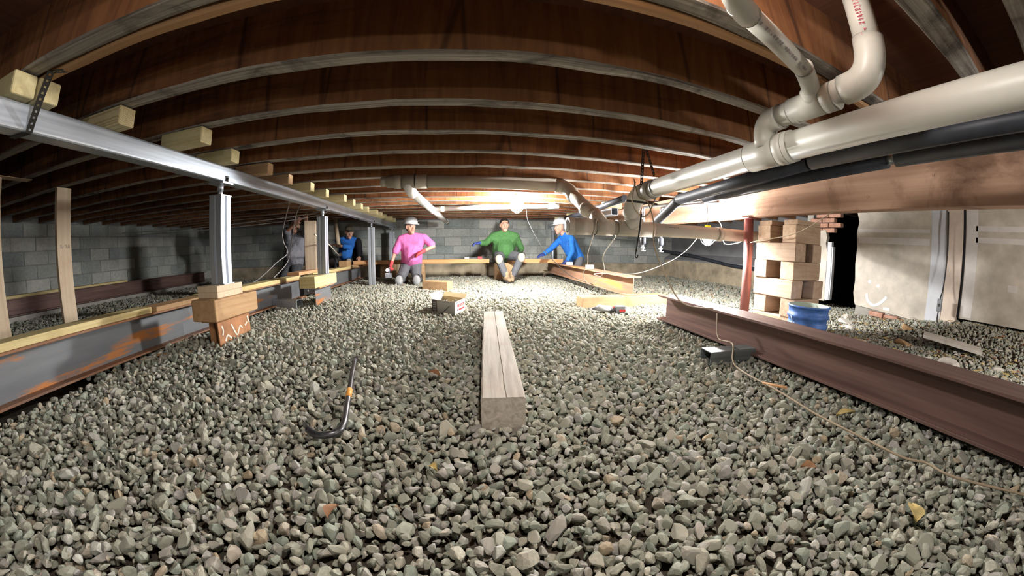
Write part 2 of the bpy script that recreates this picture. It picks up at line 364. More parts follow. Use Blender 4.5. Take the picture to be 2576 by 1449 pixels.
wb = MB().box((-6.70, 7.862, -.2), (5.8, 8.1, JB+.24), M['mortar']).box((-6.46, 7.78, -.2), (5.35, 7.9, .28), M['stained_concrete']).build('wall_back'); tag(wb, kind='structure')
block_wall(wb, (-6.44, 7.88, 0), (1, 0, 0), 11.95, JB-1.0, 5, (0, -1, 0))
wf = MB().box((-6.70, -3.3, -.2), (5.8, -3.1, JB+.24), M['mortar']).build('wall_front'); tag(wf, kind='structure')
# ---- right side: concrete footing wall with a sloped ledge at the back, lined panels nearer the camera
mb = MB()
mb.prism([(5.30, -.2), (5.30, .43), (5.55, .57), (5.55, JB+.24), (5.8, JB+.24), (5.8, -.2)], 3.0, 7.9, M['grey_wall'])
mb.box((5.285, 3.0, -.2), (5.31, 7.78, .40), M['stained_concrete'])
mb.box((4.66, 2.95, -.2), (5.8, 3.05, JB+.24), M['concrete'])
mb.box((4.68, -3.1, JB+.0), (4.8, 2.95, JB+.24), M['concrete'])
mb.box((4.64, -3.1, -.25), (4.8, 2.2, .11), M['concrete'])
# crawl opening behind the panels, its shade painted as near-black walls
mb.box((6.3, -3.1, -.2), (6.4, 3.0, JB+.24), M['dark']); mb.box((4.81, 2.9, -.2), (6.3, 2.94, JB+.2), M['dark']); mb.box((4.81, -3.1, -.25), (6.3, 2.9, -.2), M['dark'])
wr = mb.build('wall_right'); tag(wr, kind='structure')
def rpart(mbx, name, lab=None, bevel=0.0):
    o = mbx.build(name, wr, bevel=bevel)
    if lab: o['label'] = lab
    return o
# panel with the smile: its left edge is broken off along the opening
def panel(y0, y1, z0, z1, zb, name, lab, jag=None):
    mbx = MB(); pr = [(y0, z0), (y1, zb)]
    edge = [(y1, z1)] if jag is None else jag
    poly = [(y0, z0)] + [(y0, z1)] + edge + [(y1, zb)]
    n = len(poly); vs = [(4.60, y, z) for y, z in poly]+[(4.66, y, z) for y, z in poly]
    mbx.add(vs, [tuple(range(n)), tuple(reversed(range(n, 2*n)))]+[(k, (k+1) % n, n+(k+1) % n, n+k) for k in range(n)], M['panel'])
    return rpart(mbx, name, lab)
jag = [(2.20, JB+.1), (2.225, 1.22), (2.20, 1.12), (2.235, .98), (2.225, .80), (2.24, .6), (2.225, .4), (2.235, .25), (2.21, .14)]
p1 = panel(1.105, 2.19, .03, JB+.1, .10, 'panel', 'dirty beige lining panel with a chalk smile', jag)
p2 = panel(-2.2, .905, .18, JB+.1, .16, 'panel', 'dusty lining panel right of the cream trim board')
strip_jag = [(2.90, 1.0), (2.88, 1.08), (2.68, 1.07), (2.665, .95), (2.70, .8), (2.66, .7), (2.665, .4), (2.66, .1)]
mbx = MB(); poly = [(2.66, .08), (2.92, .08), (2.92, 1.0)]+[(2.70, 1.02), (2.672, .92), (2.69, .85), (2.662, .72), (2.668, .4)]
n = len(poly); vs = [(4.58, y, z) for y, z in poly]+[(4.65, y, z) for y, z in poly]
mbx.add(vs, [tuple(range(n)), tuple(reversed(range(n, 2*n)))]+[(k, (k+1) % n, n+(k+1) % n, n+k) for k in range(n)], M['panel'])
rpart(mbx, 'panel', 'narrow cream panel left of the dark opening')
mbx = MB().box((4.585, 2.60, .10), (4.64, 2.662, .86), M['panel_blue']).box((4.60, 2.585, .10), (4.66, 2.60, .8), M['panel_blue']); rpart(mbx, 'foam_edge', 'torn grey foam edge of the dark opening')
mbx = MB().box((4.57, .93, .06), (4.64, 1.095, JB+.1), M['trim']); rpart(mbx, 'trim_board', 'cream vertical trim board between the panels', .004)
mbx = MB().box((4.592, .905, .17), (4.64, .93, JB+.1), M['dark']); rpart(mbx, 'gap')  # solid near-black strip, the shade of the gap given as colour
# bands of joint compound, 2 mm proud of the panels
for (ya, yb, za, zb, mt) in ((1.30, 2.2, .86, .93, 'panel_tape'), (1.30, 2.2, .99, 1.03, 'panel_tape'), (1.11, 1.28, .05, JB+.09, 'panel_blue'),
                             (-2.2, .80, .91, .96, 'panel_tape'), (-2.2, .80, 1.02, 1.07, 'panel_tape'), (.78, .90, .18, JB+.09, 'panel_tape')):
    rpart(MB().box((4.5975, ya, za), (4.61, yb, zb), M[mt]), 'joint_band')
rpart(MB().box((4.5975, .36, .48), (4.61, .45, .54), M['panel_tape']), 'patch')
rpart(MB().box((4.5975, 1.72, .10), (4.61, 1.80, .13), M['white_chalk']), 'patch')
mbx = MB()
for y, z, r in ((2.02, .405, .022), (1.90, .365, .022)): mbx.lathe([(0.0001, -.002), (r, -.002), (r, .001)], (4.597, y, z), M['white_chalk'], 14, False, rotm(0, 0, -math.pi/2))
arc = [(2.045, .26), (2.03, .20), (1.99, .155), (1.93, .135), (1.86, .165), (1.80, .22), (1.775, .255)]
arc = [(4.597, y, z) for y, z in arc]
for a, b in zip(spline(arc, 4)[:-1], spline(arc, 4)[1:]): mbx.bar(a, b, .004, .034, M['white_chalk'], (0, 0, 1))
rpart(mbx, 'chalk_smile', 'white chalk smile drawn on the panel')
brick = cblock(.19, .057, .09, 'brick'); brick.materials.clear(); brick.materials.append(M['brick'])
for k in range(5):
    for j in range(2): linkmesh(brick, 'brick', Vector((4.64, 2.87-.2*j-(.1 if k % 2 else 0), JB-.27+.066*k))-wr.location, wr, (0, 0, math.pi/2))
for j in range(4): linkmesh(brick, 'brick', Vector((4.615, 1.88-.2*j, .035-.012*j))-wr.location, wr, (0, random.uniform(-.06, .06), math.pi/2+random.uniform(-.1, .1)))

def ground(x, y):
    z = .008*math.sin(2.1*x+.6)*math.cos(1.7*y)
    if x > 2.2: z -= .03*min(1, (x-2.2)/1.5)
    if x > 3.2: z += .16*min(1, max(0, (x-3.5)/1.0))*min(1, max(0, (1.9-y)/1.1))
    d = (x+1.62)**2+(y-1.95)**2; z += .085*math.exp(-d/.25)
    d = (x+1.6)**2+(y-3.7)**2; z += .06*math.exp(-d/.2)
    return z
mb = MB(); nx, ny = 90, 80; vs = []
for j in range(ny+1):
    for i in range(nx+1):
        x = -6.5+12.1*i/nx; y = -3.1+11.0*j/ny; vs.append((x, y, ground(x, y)-.022+random.uniform(-.006, .006)))
mb.add(vs, [(j*(nx+1)+i, j*(nx+1)+i+1, (j+1)*(nx+1)+i+1, (j+1)*(nx+1)+i) for j in range(ny) for i in range(nx)], M['dirt'], True)
floor = mb.build('floor', loc=(0, 0, 0)); tag(floor, kind='structure')
# ================================================================== LAMPS
def lamp(name, base, watts, label, col, r=.06, hook_to=None, sock='yellow'):
    x, y, z = base                                    # centre of the glowing globe
    t = thing(name, (x, y, z-r*1.25), label, 'lamp')
    area = 4*math.pi*r*r*1.15
    g = MB().ball((x, y, z), (r, r, r*1.2), emit(name+'_glow', col, watts/(math.pi*area)), 10).build('globe', t); tag(g, 'glowing white globe')
    MB().tube([(x, y, z+r*1.12), (x, y, z+r*1.12+.055)], .03, M[sock], 14).build('socket', t)
    mb = MB(); zc = z+r*1.12+.055; h = hook_to or (x, y, zc+.06)
    mb.tube(spline([(x, y, zc), (x, y, zc+.02), h], 4), .003, M['cord_black'], 6); mb.build('hook', t)
    mb = MB()
    for k in range(4):
        a = k*math.pi/2+.4; c, s = math.cos(a), math.sin(a)
        mb.tube(spline([(x+c*.026, y+s*.026, z+r*1.15), (x+c*(r+.018), y+s*(r+.018), z+.02), (x+c*(r+.012), y+s*(r+.012), z-r*.8), (x+c*.012, y+s*.012, z-r*1.45)], 4), .0014, M['light_plastic'], 5, False)
    mb.build('wire_guard', t)
    return t
lamp('work_lamp', (.672, 4.2, 1.18), LAMP_CENTRE, 'bright hanging work lamp below the long white pipe', (1, .985, .955), .075, (.672, 4.2, 1.31), 'light_plastic')
lamp('work_lamp', (2.285, 2.62, .778), LAMP_RIGHT, 'bright work lamp with yellow socket behind the lower drain pipe', (1, .98, .96), .055, (2.30, 2.66, 1.29))

# ================================================================== LEFT: tube beam on jack posts
TX0, TX1, TZ0, TZ1 = -1.65, -1.55, JB-.089-.1, JB-.089
def rtube(x0, x1, z0, z1, y0, y1, r, wall, mat, mb=None, axis='Y'):
    """hollow rectangular section with rounded corners"""
    mb = mb or MB(); out = []; inn = []
    for cx, cz, a0 in ((x1-r, z1-r, 0), (x0+r, z1-r, 90), (x0+r, z0+r, 180), (x1-r, z0+r, 270)):
        for k in range(4):
            a = math.radians(a0+30*k); out.append((cx+r*math.cos(a), cz+r*math.sin(a))); inn.append((cx+max(r-wall, .001)*math.cos(a), cz+max(r-wall, .001)*math.sin(a)))
    n = len(out); f = (lambda u, t, z: (u, t, z)) if axis == 'Y' else (lambda u, t, z: (t, u, z))
    vs = [f(u, t, z) for t in (y0, y1) for u, z in out]+[f(u, t, z) for t in (y0, y1) for u, z in inn]
    fs = [(k, (k+1) % n, n+(k+1) % n, n+k) for k in range(n)]+[(2*n+k, 3*n+k, 3*n+(k+1) % n, 2*n+(k+1) % n) for k in range(n)]
    fs += [(k, 2*n+k, 2*n+(k+1) % n, (k+1) % n) for k in range(n)]+[(n+k, n+(k+1) % n, 3*n+(k+1) % n, 3*n+k) for k in range(n)]
    return mb.add(vs, fs, mat)
tb = rtube(TX0, TX1, TZ0, TZ1, -1.2, 7.75, .012, .005, M['galv']).build('tube_beam'); tag(tb, 'long galvanized steel tube beam under the joists on the left', 'beam')
# wooden shim blocks between the tube beam and each joist
ORD = ['second', 'third', 'fourth', 'fifth', 'sixth', 'seventh', 'eighth', 'ninth', 'tenth', 'eleventh', 'twelfth', 'thirteenth', 'fourteenth', 'fifteenth', 'sixteenth', 'seventeenth']
for y0, lab, x1 in ((joist_y[0]-.105, 'pale wood block on the tube beam, nearer half of the strapped pair', -1.500), (joist_y[0]-.012, 'pale wood block on the tube beam, farther half of the strapped pair', -1.494)):
    o = MB().box((-1.76, y0, TZ1), (x1, y0+.088, JB-.006), M['treated_x']).build('wood_block', bevel=.008); tag(o, lab, 'wood block', 'shim blocks on the tube beam')
ends = {1: -1.46, 2: -1.33, 3: -1.44, 4: -1.42, 5: -1.47, 6: -1.45, 7: -1.46, 8: -1.40}
for n in range(1, 17):
    yc = joist_y[n]-.035; x1 = ends.get(n, -1.42-.02*(n % 3)); w = .089 if n not in (4, 5) else .075
    mt = M['rings'] if n == 1 else (M['treated_x'] if n not in (4, 5) else M['timber_x'])
    o = MB().box((x1-.30, yc-w/2, TZ1), (x1, yc+w/2, JB-.006), mt).build('wood_block', bevel=.007)
    tag(o, {1: 'wood block with clear growth rings on the tube beam', 2: 'cracked pale wood block on the tube beam, third from the camera'}.get(n, f'{ORD[n-1]} wood block along the tube beam counting from the camera'), 'wood block', 'shim blocks on the tube beam')
# perforated strap looped round the tube beam and the nearest joist
def strap(mb, pts, w, hole=True, up=(1, 0, 0), pitch=.022, mat=None):
    """flat band along a path with square holes down its middle"""
    mat = mat or M['strap']; P = [Vector(p) for p in pts]
    for p, q in zip(P[:-1], P[1:]):
        L = (q-p).length; d = (q-p)/L; s = Vector(up).cross(d)
        if s.length < 1e-4: s = Vector((0, 1, 0)).cross(d)
        s.normalize(); nn = max(1, round(L/pitch))
        for k in range(nn):
            a = p+d*(L*k/nn); b = p+d*(L*(k+1)/nn); m1 = a+(b-a)*.32; m2 = a+(b-a)*.68; h = w*.18
            vs = [a-s*w/2, a+s*w/2, b+s*w/2, b-s*w/2, m1-s*h, m1+s*h, m2+s*h, m2-s*h]
            mb.add(vs, [(0, 1, 5, 4), (1, 2, 6, 5), (2, 3, 7, 6), (3, 0, 4, 7)] if hole else [(0, 1, 2, 3)], mat)
    return mb
mb = MB(); S0, S1 = (-1.43, .664, 1.283), (-1.543, .672, TZ0-.003)
strap(mb, [S0, S1], .026); strap(mb, [S1, (TX0-.003, .655, TZ0-.003)], .026, True, (0, 0, 1)); strap(mb, [(TX0-.004, .655, TZ0), (TX0-.004, .70, 1.27)], .026)
strap(mb, [S0, (-1.37, .70, 1.284)], .026, True, (0, 0, 1))
so = mb.build('pipe_strap'); so.modifiers.new('solid', 'SOLIDIFY').thickness = .0015; tag(so, 'black perforated metal strap looped around the tube beam', 'strap')
# jack posts: ribbed galvanized body, screw rod, saddle plate
def jack(y, z0, label, x=-1.6, w=.1):
    t = thing('jack_post', (x, y, z0), label, 'jack post', 'jack posts under the tube beam'); zt = TZ0-.09
    pr = []; h = w/2; prof = [(-h, -h), (-.012, -h), (-.008, -h+.012), (.008, -h+.012), (.012, -h), (h, -h), (h, -.012), (h-.012, -.008), (h-.012, .008), (h, .012), (h, h), (.012, h), (.008, h-.012), (-.008, h-.012), (-.012, h), (-h, h), (-h, .012), (-h+.012, .008), (-h+.012, -.008), (-h, -.012)]
    n = len(prof); vs = [(x+a, y+b, z) for z in (z0+.006, zt) for a, b in prof]
    MB().add(vs, [(k, (k+1) % n, n+(k+1) % n, n+k) for k in range(n)]+[tuple(reversed(range(n))), tuple(range(n, 2*n))], M['galv_z']).build('post_body', t)
    MB().box((x-h-.004, y-h-.004, z0), (x+h+.012, y+h+.004, z0+.006), M['galv_x']).build('base_plate', t)
    MB().box((x-h-.003, y-h-.003, zt), (x+h+.003, y+h+.003, zt+.006), M['galv_x']).build('cap_plate', t)
    MB().tube([(x, y, zt), (x, y, TZ0-.05)], .017, M['galv_z'], 14).tube([(x, y, TZ0-.055), (x, y, TZ0-.012)], .022, M['galv_z'], 6).build('screw_rod', t)
    MB().box((x-.06, y-.055, TZ0-.014), (x+.065, y+.055, TZ0-.002), M['galv_x']).build('saddle_plate', t)
    MB().tube([(x+.056, y, TZ0-.004), (x+.056, y, TZ0+.028)], .008, M['strap'], 8).tube([(x+.056, y, TZ0+.026), (x+.056, y, TZ0+.036)], .013, M['galv_x'], 6).build('bolt', t)
    return t
jack(1.93, .447, 'galvanized jack post nearest the camera standing on stacked blocks')
jack(3.68, .37, 'galvanized jack post right of the square wooden post')
jack(5.78, .02, 'galvanized jack post standing on the gravel left of the pink shirt')
jack(7.50, .345, 'farthest galvanized jack post near the back wall')
# cribbing under the first two jack posts
o = MB().box((-1.70, 1.79, .409), (-1.53, 2.06, .447), M['pine']).build('base_board', bevel=.003); tag(o, 'upper of two pale boards under the nearest jack post', 'board')
o = MB().box((-1.70, 1.79, .371), (-1.53, 2.06, .409), M['pine']).build('base_board', bevel=.003); tag(o, 'lower of two pale boards under the nearest jack post', 'board')
o = MB().box((-1.70, 1.72, .238), (-1.50, 2.19, .371), M['timber']).build('timber_block', bevel=.008); tag(o, 'brown timber block under the nearest jack post', 'timber')
def ibeam(name, x, w, z0, z1, y0, y1, web, flange, label, tf=.013, tw=.008, cat='steel beam'):
    t = thing(name, (x, (y0+y1)/2, z0), label, cat)
    MB().box((x-w/2, y0, z1-tf), (x+w/2, y1, z1), flange).build('top_flange', t, bevel=.002)
    MB().box((x-tw/2, y0, z0+tf), (x+tw/2, y1, z1-tf), web).build('web', t)
    MB().box((x-w/2, y0, z0), (x+w/2, y1, z0+tf), flange).build('bottom_flange', t, bevel=.002)
    return t
t = ibeam('beam_stub', -1.60, .13, .05, .238, 1.76, 2.12, M['rust_plate'], M['rust_plate'], 'short rusty beam stub with chalk scrawl under the nearest jack post')
MB().box((-1.545, 1.765, .063), (-1.535, 2.115, .225), M['rust_plate']).build('side_plate', t)
for pts in ([(1.80, .20), (1.81, .17), (1.80, .14)], [(1.82, .10), (1.85, .13), (1.89, .10)], [(1.90, .19), (1.95, .11), (1.99, .16), (2.02, .14)], [(2.05, .15), (2.08, .17)], [(2.085, .21), (2.105, .16)]):
    P = spline([(-1.534, y, z) for y, z in pts], 4)
    mb = MB()
    for a, b in zip(P[:-1], P[1:]): mb.bar(a, b, .002, .012, M['chalk'])
    mb.build('chalk_stroke', t)['label'] = 'pale chalk stroke'
t = ibeam('beam_stub', -1.60, .12, .03, .25, 3.42, 3.86, M['beam_grey'], M['beam_orange'], 'short grey beam stub with orange flange under the second jack post')
for k in range(3):
    o = MB().box((-1.72, 3.30, .25+.04*k), (-1.54, 3.93, .29+.04*k), M['treated']).build('base_board', bevel=.004)
    tag(o, ['lowest', 'middle', 'topmost'][k]+' yellow board in the stack under the second jack post', 'board')
# ---- long I-beam on the left with treated boards lying on it
BX = -2.145
ibeam('steel_beam', BX, .15, .05, .292, -1.4, 4.15, M['beam_grey'], M['beam_rust'], 'long grey I-beam with orange rust lying left of the camera')
ibeam('steel_beam', BX, .15, .05, .292, 4.42, 6.85, M['beam_grey'], M['beam_rust'], 'grey I-beam in front of the worker in the blue and black jacket')
def board(a, b, mat, label, name='board', bev=.003, cat='board', rz=0):
    o = MB().box(a, b, mat, rotm(rz) if rz else None).build(name, bevel=bev); return tag(o, label, cat)
board((-2.23, -1.4, .292), (-2.085, 1.72, .331), M['treated'], 'long yellow board on the left I-beam nearest the camera')
board((-2.235, 1.75, .292), (-2.07, 2.26, .325), M['timber'], 'short brown board on the left I-beam behind the first jack post')
board((-2.23, 2.28, .292), (-2.07, 4.02, .335), M['treated'], 'yellow board on the left I-beam between the first two jack posts')
board((-2.22, 4.40, .292), (-2.07, 6.12, .335), M['treated'], 'yellow board on the I-beam by the crouching worker')
board((-2.24, 3.98, .336), (-2.07, 4.74, .376), M['orange_plank_y'], 'short orange plank on the left I-beam under the wooden post')
t = thing('beam_bracket', (-2.1, 4.2, .06), 'black splice plate bolted between the two left I-beams', 'bracket')
MB().box((-2.20, 4.10, .07), (-2.075, 4.46, .285), M['strap']).build('plate', t, bevel=.004)
for z in (.12, .23): MB().tube([(-2.08, 4.2, z), (-2.06, 4.2, z)], .012, M['galv_x'], 6).build('bolt', t)
o = MB().box((-2.28, 4.40, .376), (-2.12, 4.56, 1.05), M['post_wood'], rotm(.35)).build('wooden_post', bevel=.006); tag(o, 'square wooden post standing on the orange plank between the jack posts', 'post')
o.location.y += .06; o.location.x += .04
o = MB().tube([(-2.5, 6.55, .70), (-2.72, 6.9, JB+.1)], .045, M['pine'], 4).build('leaning_board'); tag(o, 'pale board leaning behind the worker in the blue and black jacket', 'board')
# upright boards far left, each carrying a joist
def stud(x0, x1, y0, y1, z0, z1, label, mark=False):
    t = thing('wooden_stud', ((x0+x1)/2, (y0+y1)/2, z0), label, 'post')
    MB().box((x0, y0, z0), (x1, y1, z1), M['pine']).build('stud', t, bevel=.004)
    if mark:
        mb = MB(); ztext = .78; xf = x1+.0012; yy = y0+.022
        for ch in '36-85H':
            segs = {'3': 'abcdg', '6': 'acdefg', '-': 'g', '8': 'abcdefg', '5': 'acdfg', 'H': 'bcefg'}[ch]
            pts = {'a': ((0, 1), (1, 1)), 'b': ((1, 1), (1, .5)), 'c': ((1, .5), (1, 0)), 'd': ((0, 0), (1, 0)), 'e': ((0, 0), (0, .5)), 'f': ((0, .5), (0, 1)), 'g': ((0, .5), (1, .5))}
            for s in segs:
                (a, b), (c, d) = pts[s]; mb.bar((xf, yy+a*.011, ztext+b*.03), (xf, yy+c*.011, ztext+d*.03), .001, .0028, M['ink_mauve'], (1, 0, 0))
            yy += .0175
        tag(mb.build('stamped_mark', t), 'faded stamped lettering 36-85H', kind='stuff')
    return t
stud(-3.48, -3.44, joist_y[3]-.105, joist_y[3]+.035, .02, JB-.006, 'pale upright stud left of the first jack post with stamped mark', True)
stud(-3.36, -3.32, 1.13, 1.27, .02, JB-.006, 'pale upright stud at the left edge of the view')
board((-3.40, joist_y[1]-.07, JB-.0058), (-3.28, joist_y[2], JB-.003), M['pine'], 'pale packing strip on top of the leftmost stud', 'packing_strip', 0)
board((-3.62, joist_y[3]-.12, -.02), (-3.22, joist_y[3]+.06, .02), M['pine'], 'pale foot board under the upright stud', 'foot_board')
board((-3.50, 1.12, -.02), (-3.12, 1.32, .02), M['pine'], 'pale foot board under the leftmost stud', 'foot_board')
# far I-beam along the left wall
ibeam('steel_beam', -6.0, .16, .07, .29, .4, 6.6, M['beam_brown'], M['beam_brown'], 'dark I-beam lying along the left block wall')
board((-6.08, .6, .29), (-5.93, 3.1, .328), M['treated'], 'yellow board on the dark I-beam along the left wall')
board((-6.08, 3.2, .29), (-5.93, 4.4, .320), M['treated'], 'shorter yellow board on the dark I-beam along the left wall')
board((-5.95, .4, -.03), (-5.80, 6.2, .07), M['concrete'], 'pale concrete curb beneath the dark I-beam on the left', 'curb', .006, 'curb')
# offcuts of steel tube on the gravel
def offcut(cx, cy, rz, L, w, h, label, mat='galv_x'):
    mb = rtube(-w/2, w/2, 0, h, -L/2, L/2, .008, .005, M[mat]); o = mb.build('tube_offcut', loc=(0, 0, 0)); o.location = (cx, cy, ground(cx, cy)+.004); o.rotation_euler = (0, 0, rz); return tag(o, label, 'steel tube')
offcut(-1.98, 3.42, math.radians(78), .42, .10, .10, 'galvanized tube offcut on the gravel below the left I-beam')
offcut(1.50, 1.45, math.radians(84), .34, .11, .075, 'dark grey tube offcut sticking out under the right I-beam', 'galv_dark')

# ================================================================== RIGHT: beams, girder, cribbing
ibeam('steel_beam', 1.725, .20, .045, .255, -1.5, 2.47, M['beam_brown'], M['beam_brown'], 'big brown I-beam lying along the right side near the camera', .015, .01)
ibeam('steel_beam', 1.86, .20, .125, .335, 3.34, 7.2, M['beam_orange'], M['beam_orange'], 'orange rusty I-beam beside the worker in the blue sweater', .014, .01)
o = MB().box((1.22, 3.30, -.02), (2.32, 3.47, .123), M['timber_x'], rotm(.06)).build('timber', bevel=.006); tag(o, 'brown timber lying under the end of the orange I-beam', 'timber')
tb2 = rtube(1.97, 2.07, TZ0, TZ1, 4.2, 7.7, .012, .005, M['galv']).build('tube_beam'); tag(tb2, 'galvanized tube beam under the joists above the worker in the blue sweater', 'beam')
for k, n in enumerate((9, 11, 13, 15)):
    o = MB().box((1.88, joist_y[n]-.08, TZ1), (2.16, joist_y[n], JB-.006), M['treated_x']).build('wood_block', bevel=.006); tag(o, ['first', 'second', 'third', 'fourth'][k]+' wood block on the right tube beam counting from the camera', 'wood block', 'shim blocks on the right tube beam')
def rjack(y, z0, lab):
    t = thing('jack_post', (2.02, y, z0), lab, 'jack post', 'jack posts under the tube beam')
    MB().tube([(2.02, y, z0), (2.02, y, TZ0-.08)], .04, M['galv_z'], 4).build('post_body', t); MB().tube([(2.02, y, TZ0-.08), (2.02, y, TZ0-.012)], .016, M['galv_z'], 10).build('screw_rod', t); MB().box((1.96, y-.05, TZ0-.012), (2.08, y+.05, TZ0-.001), M['galv_x']).build('saddle_plate', t)
rjack(7.4, -.02, 'galvanized jack post behind the worker in the blue sweater')
g = thing('girder', (2.57, 3.0, .973), 'huge brown wooden girder running along the right side', 'beam')
MB().box((2.50, -2.9, .973), (2.64, 7.8, JB-.007), M['girder']).build('timber', g, bevel=.006)
for y, z in ((2.16, .996), (1.43, 1.14), (1.13, 1.06), (1.85, 1.10), (.68, 1.16), (2.57, 1.14)): MB().lathe([(.0001, 0), (.008, 0), (.008, .002)], (2.5005, y, z), M['strap'], 10, False, rotm(0, 0, -math.pi/2)).build('bolt_head', g)
t = thing('red_post', (2.545, 2.32, -.03), 'round red steel post under the girder', 'post')
MB().tube([(2.545, 2.32, -.02), (2.545, 2.32, .962)], .045, M['red_post'], 28).build('post_body', t); MB().box((2.48, 2.26, .961), (2.61, 2.38, .973), M['red_post']).build('cap_plate', t); MB().box((2.47, 2.245, -.035), (2.62, 2.395, -.02), M['red_post']).build('base_plate', t)
# crib stack of square timbers
h = .150
lay = [('Y', [(2.575, 1.95, .44), (2.795, 1.96, .42)]), ('X', [(2.70, 1.80, .40), (2.71, 2.10, .40)]), ('Y', [(2.57, 1.97, .44), (2.82, 1.93, .46)]), ('X', [(2.71, 1.83, .40), (2.68, 2.11, .38)]), ('Y', [(2.57, 1.96, .44), (2.80, 1.94, .42)]), ('X', [(2.71, 1.83, .38), (2.70, 2.10, .38)])]
names = ['bottom', 'second', 'third', 'fourth', 'fifth', 'top']
z = -.005
for k, (ax, ts) in enumerate(lay):
    for j, (x, y, L) in enumerate(ts):
        w = .145; a = (x-L/2, y-w/2, z) if ax == 'X' else (x-w/2, y-L/2, z); b = (x+L/2, y+w/2, z+h-.001) if ax == 'X' else (x+w/2, y+L/2, z+h-.001)
        o = MB().box(a, b, M['crib_x' if ax == 'X' else 'crib'], rotm(random.uniform(-.04, .04))).build('crib_timber', bevel=.007)
        tag(o, f'{"near" if j == 0 else "rear"} square timber in the {names[k]} layer of the crib stack by the red post', 'timber', 'crib stack timbers')
    z += h
board((2.54, 1.76, z), (2.90, 1.90, z+.038), M['crib_x'], 'brown plank on top of the near side of the crib stack under the girder'); board((2.52, 2.02, z), (2.87, 2.16, z+.038), M['crib_x'], 'brown plank on top of the rear side of the crib stack under the girder')
# blue bucket
bx, by, bz = 2.33, 1.47, -.05
t = thing('bucket', (bx, by, bz), 'dusty blue plastic bucket behind the brown I-beam', 'bucket')
MB().lathe([(.0001, 0), (.128, 0), (.132, .01), (.142, .20), (.150, .205), (.150, .225), (.143, .23), (.146, .265), (.156, .27), (.156, .29), (.147, .295), (.149, .34), (.158, .342), (.158, .352), (.149, .354)], (bx, by, bz), M['bucket'], 40).build('body', t)
MB().lathe([(.149, .354), (.141, .352), (.126, .02), (.0001, .02)], (bx, by, bz), M['bucket_in'], 40).build('inside', t)
hp = [(bx+.155*math.cos(a), by+.155*math.sin(a), bz+.28-.19*math.sin(q)) for a, q in ((math.radians(160+k*11), math.pi*k/13) for k in range(14))]
MB().tube(spline(hp, 2), .003, M['galv_x'], 6).build('handle', t)
# cardboard, rubble and brick bits on the ground by the panels
o = MB().box((2.62, 1.16, .02), (2.84, 1.40, .05), M['crib'], rotm(.5)).build('wood_offcut', bevel=.003); tag(o, 'flat brown wood offcut right of the blue bucket', 'board')
o = MB().box((3.50, .48, .05), (3.72, .98, .075), M['debris'], rotm(.25, .1)).build('pale_slab'); tag(o, 'pale grey flat slab on the rubble below the panels', 'slab')
r = random.Random(3)
for k, (x, y, s, lab) in enumerate(((3.1, .62, .09, 'pale rubble piece left of the flat slab'), (3.45, 1.1, .10, 'tan rubble lump left of the slab under the hanging cord'), (2.9, .35, .06, 'small white rubble chip near the right edge'), (3.35, .30, .05, 'white rubble chip right of the flat slab'), (3.9, 1.95, .11, 'broken white plaster lump below the dark opening'), (3.6, 1.75, .08, 'small white plaster lump right of the bucket'), (4.2, 2.1, .09, 'white plaster lump at the foot of the opening'), (4.05, 1.3, .10, 'brown stone lump below the chalk smile panel'))):
    bmx = bmesh.new(); bmesh.ops.create_icosphere(bmx, subdivisions=2, radius=s)
    for q in range(8):
        nn = Vector((r.gauss(0, 1), r.gauss(0, 1), r.gauss(0, 1))).normalized(); d = s*r.uniform(.4, .8)
        for v in bmx.verts:
            e = v.co.dot(nn)-d
            if e > 0: v.co -= nn*e
    for v in bmx.verts: v.co.z = v.co.z*.5
    me = bpy.data.meshes.new('rubble'); bmx.to_mesh(me); bmx.free(); me.materials.append(M['debris'] if k not in (1, 7) else M['timber'])
    tag(linkmesh(me, 'rubble_chunk', (x, y, ground(x, y)+s*.12), None, (0, 0, r.uniform(0, 3))), lab, 'rubble')

# ================================================================== PIPES overhead
pv = thing('drain_pipe', (1.22, 1.0, 1.0), 'big beige PVC drain pipe run with elbows, tees and branches under the joists', 'pipe')
def pp(mb, name, lab=None):
    o = mb.build(name, pv)
    if lab: o['label'] = lab
    return o
R4, R3, R2 = .057, .0445, .031
def seg(a, b, r, mat='pvc', name='pipe', lab=None): return pp(MB().tube([a, b], r, M[mat], 32), name, lab)
def sleeve(c, d, L, r, mat='pvc', name='coupling'):
    c, d = Vector(c), Vector(d).normalized(); a, b = c-d*L/2, c+d*L/2
    mb = MB().tube([a, b], r*1.12, M[mat], 32); mb.ring(a, a+d*.0025, r*1.125, r*.99, M['pvc_joint'], 32).ring(b-d*.0025, b, r*1.125, r*.99, M['pvc_joint'], 32)
    return pp(mb, name)
def bend(a, b, c, r, mat='pvc', name='elbow', n=10):
    """rounded elbow from a to c with its corner at b"""
    a, b, c = Vector(a), Vector(b), Vector(c); P = [(1-t)**2*a+2*t*(1-t)*b+t*t*c for t in [k/n for k in range(n+1)]]
    d0 = (b-a).normalized(); d1 = (c-b).normalized(); mb = MB().tube([a-d0*r*.7]+P+[c+d1*r*.7], r*1.12, M[mat], 32)
    mb.ring(a-d0*r*.72, a-d0*(r*.72-.0025), r*1.13, r*.99, M['pvc_joint'], 32).ring(c+d1*(r*.72-.0025), c+d1*r*.72, r*1.13, r*.99, M['pvc_joint'], 32)
    return pp(mb, name)
m0, m1 = Vector((1.22, -2.8, 1.155)), Vector((1.22, 2.08, 1.035))
def mp(y): return m0+(m1-m0)*((y-m0.y)/(m1.y-m0.y))
seg(m0, m1, R4, lab='long main pipe running away from the camera')
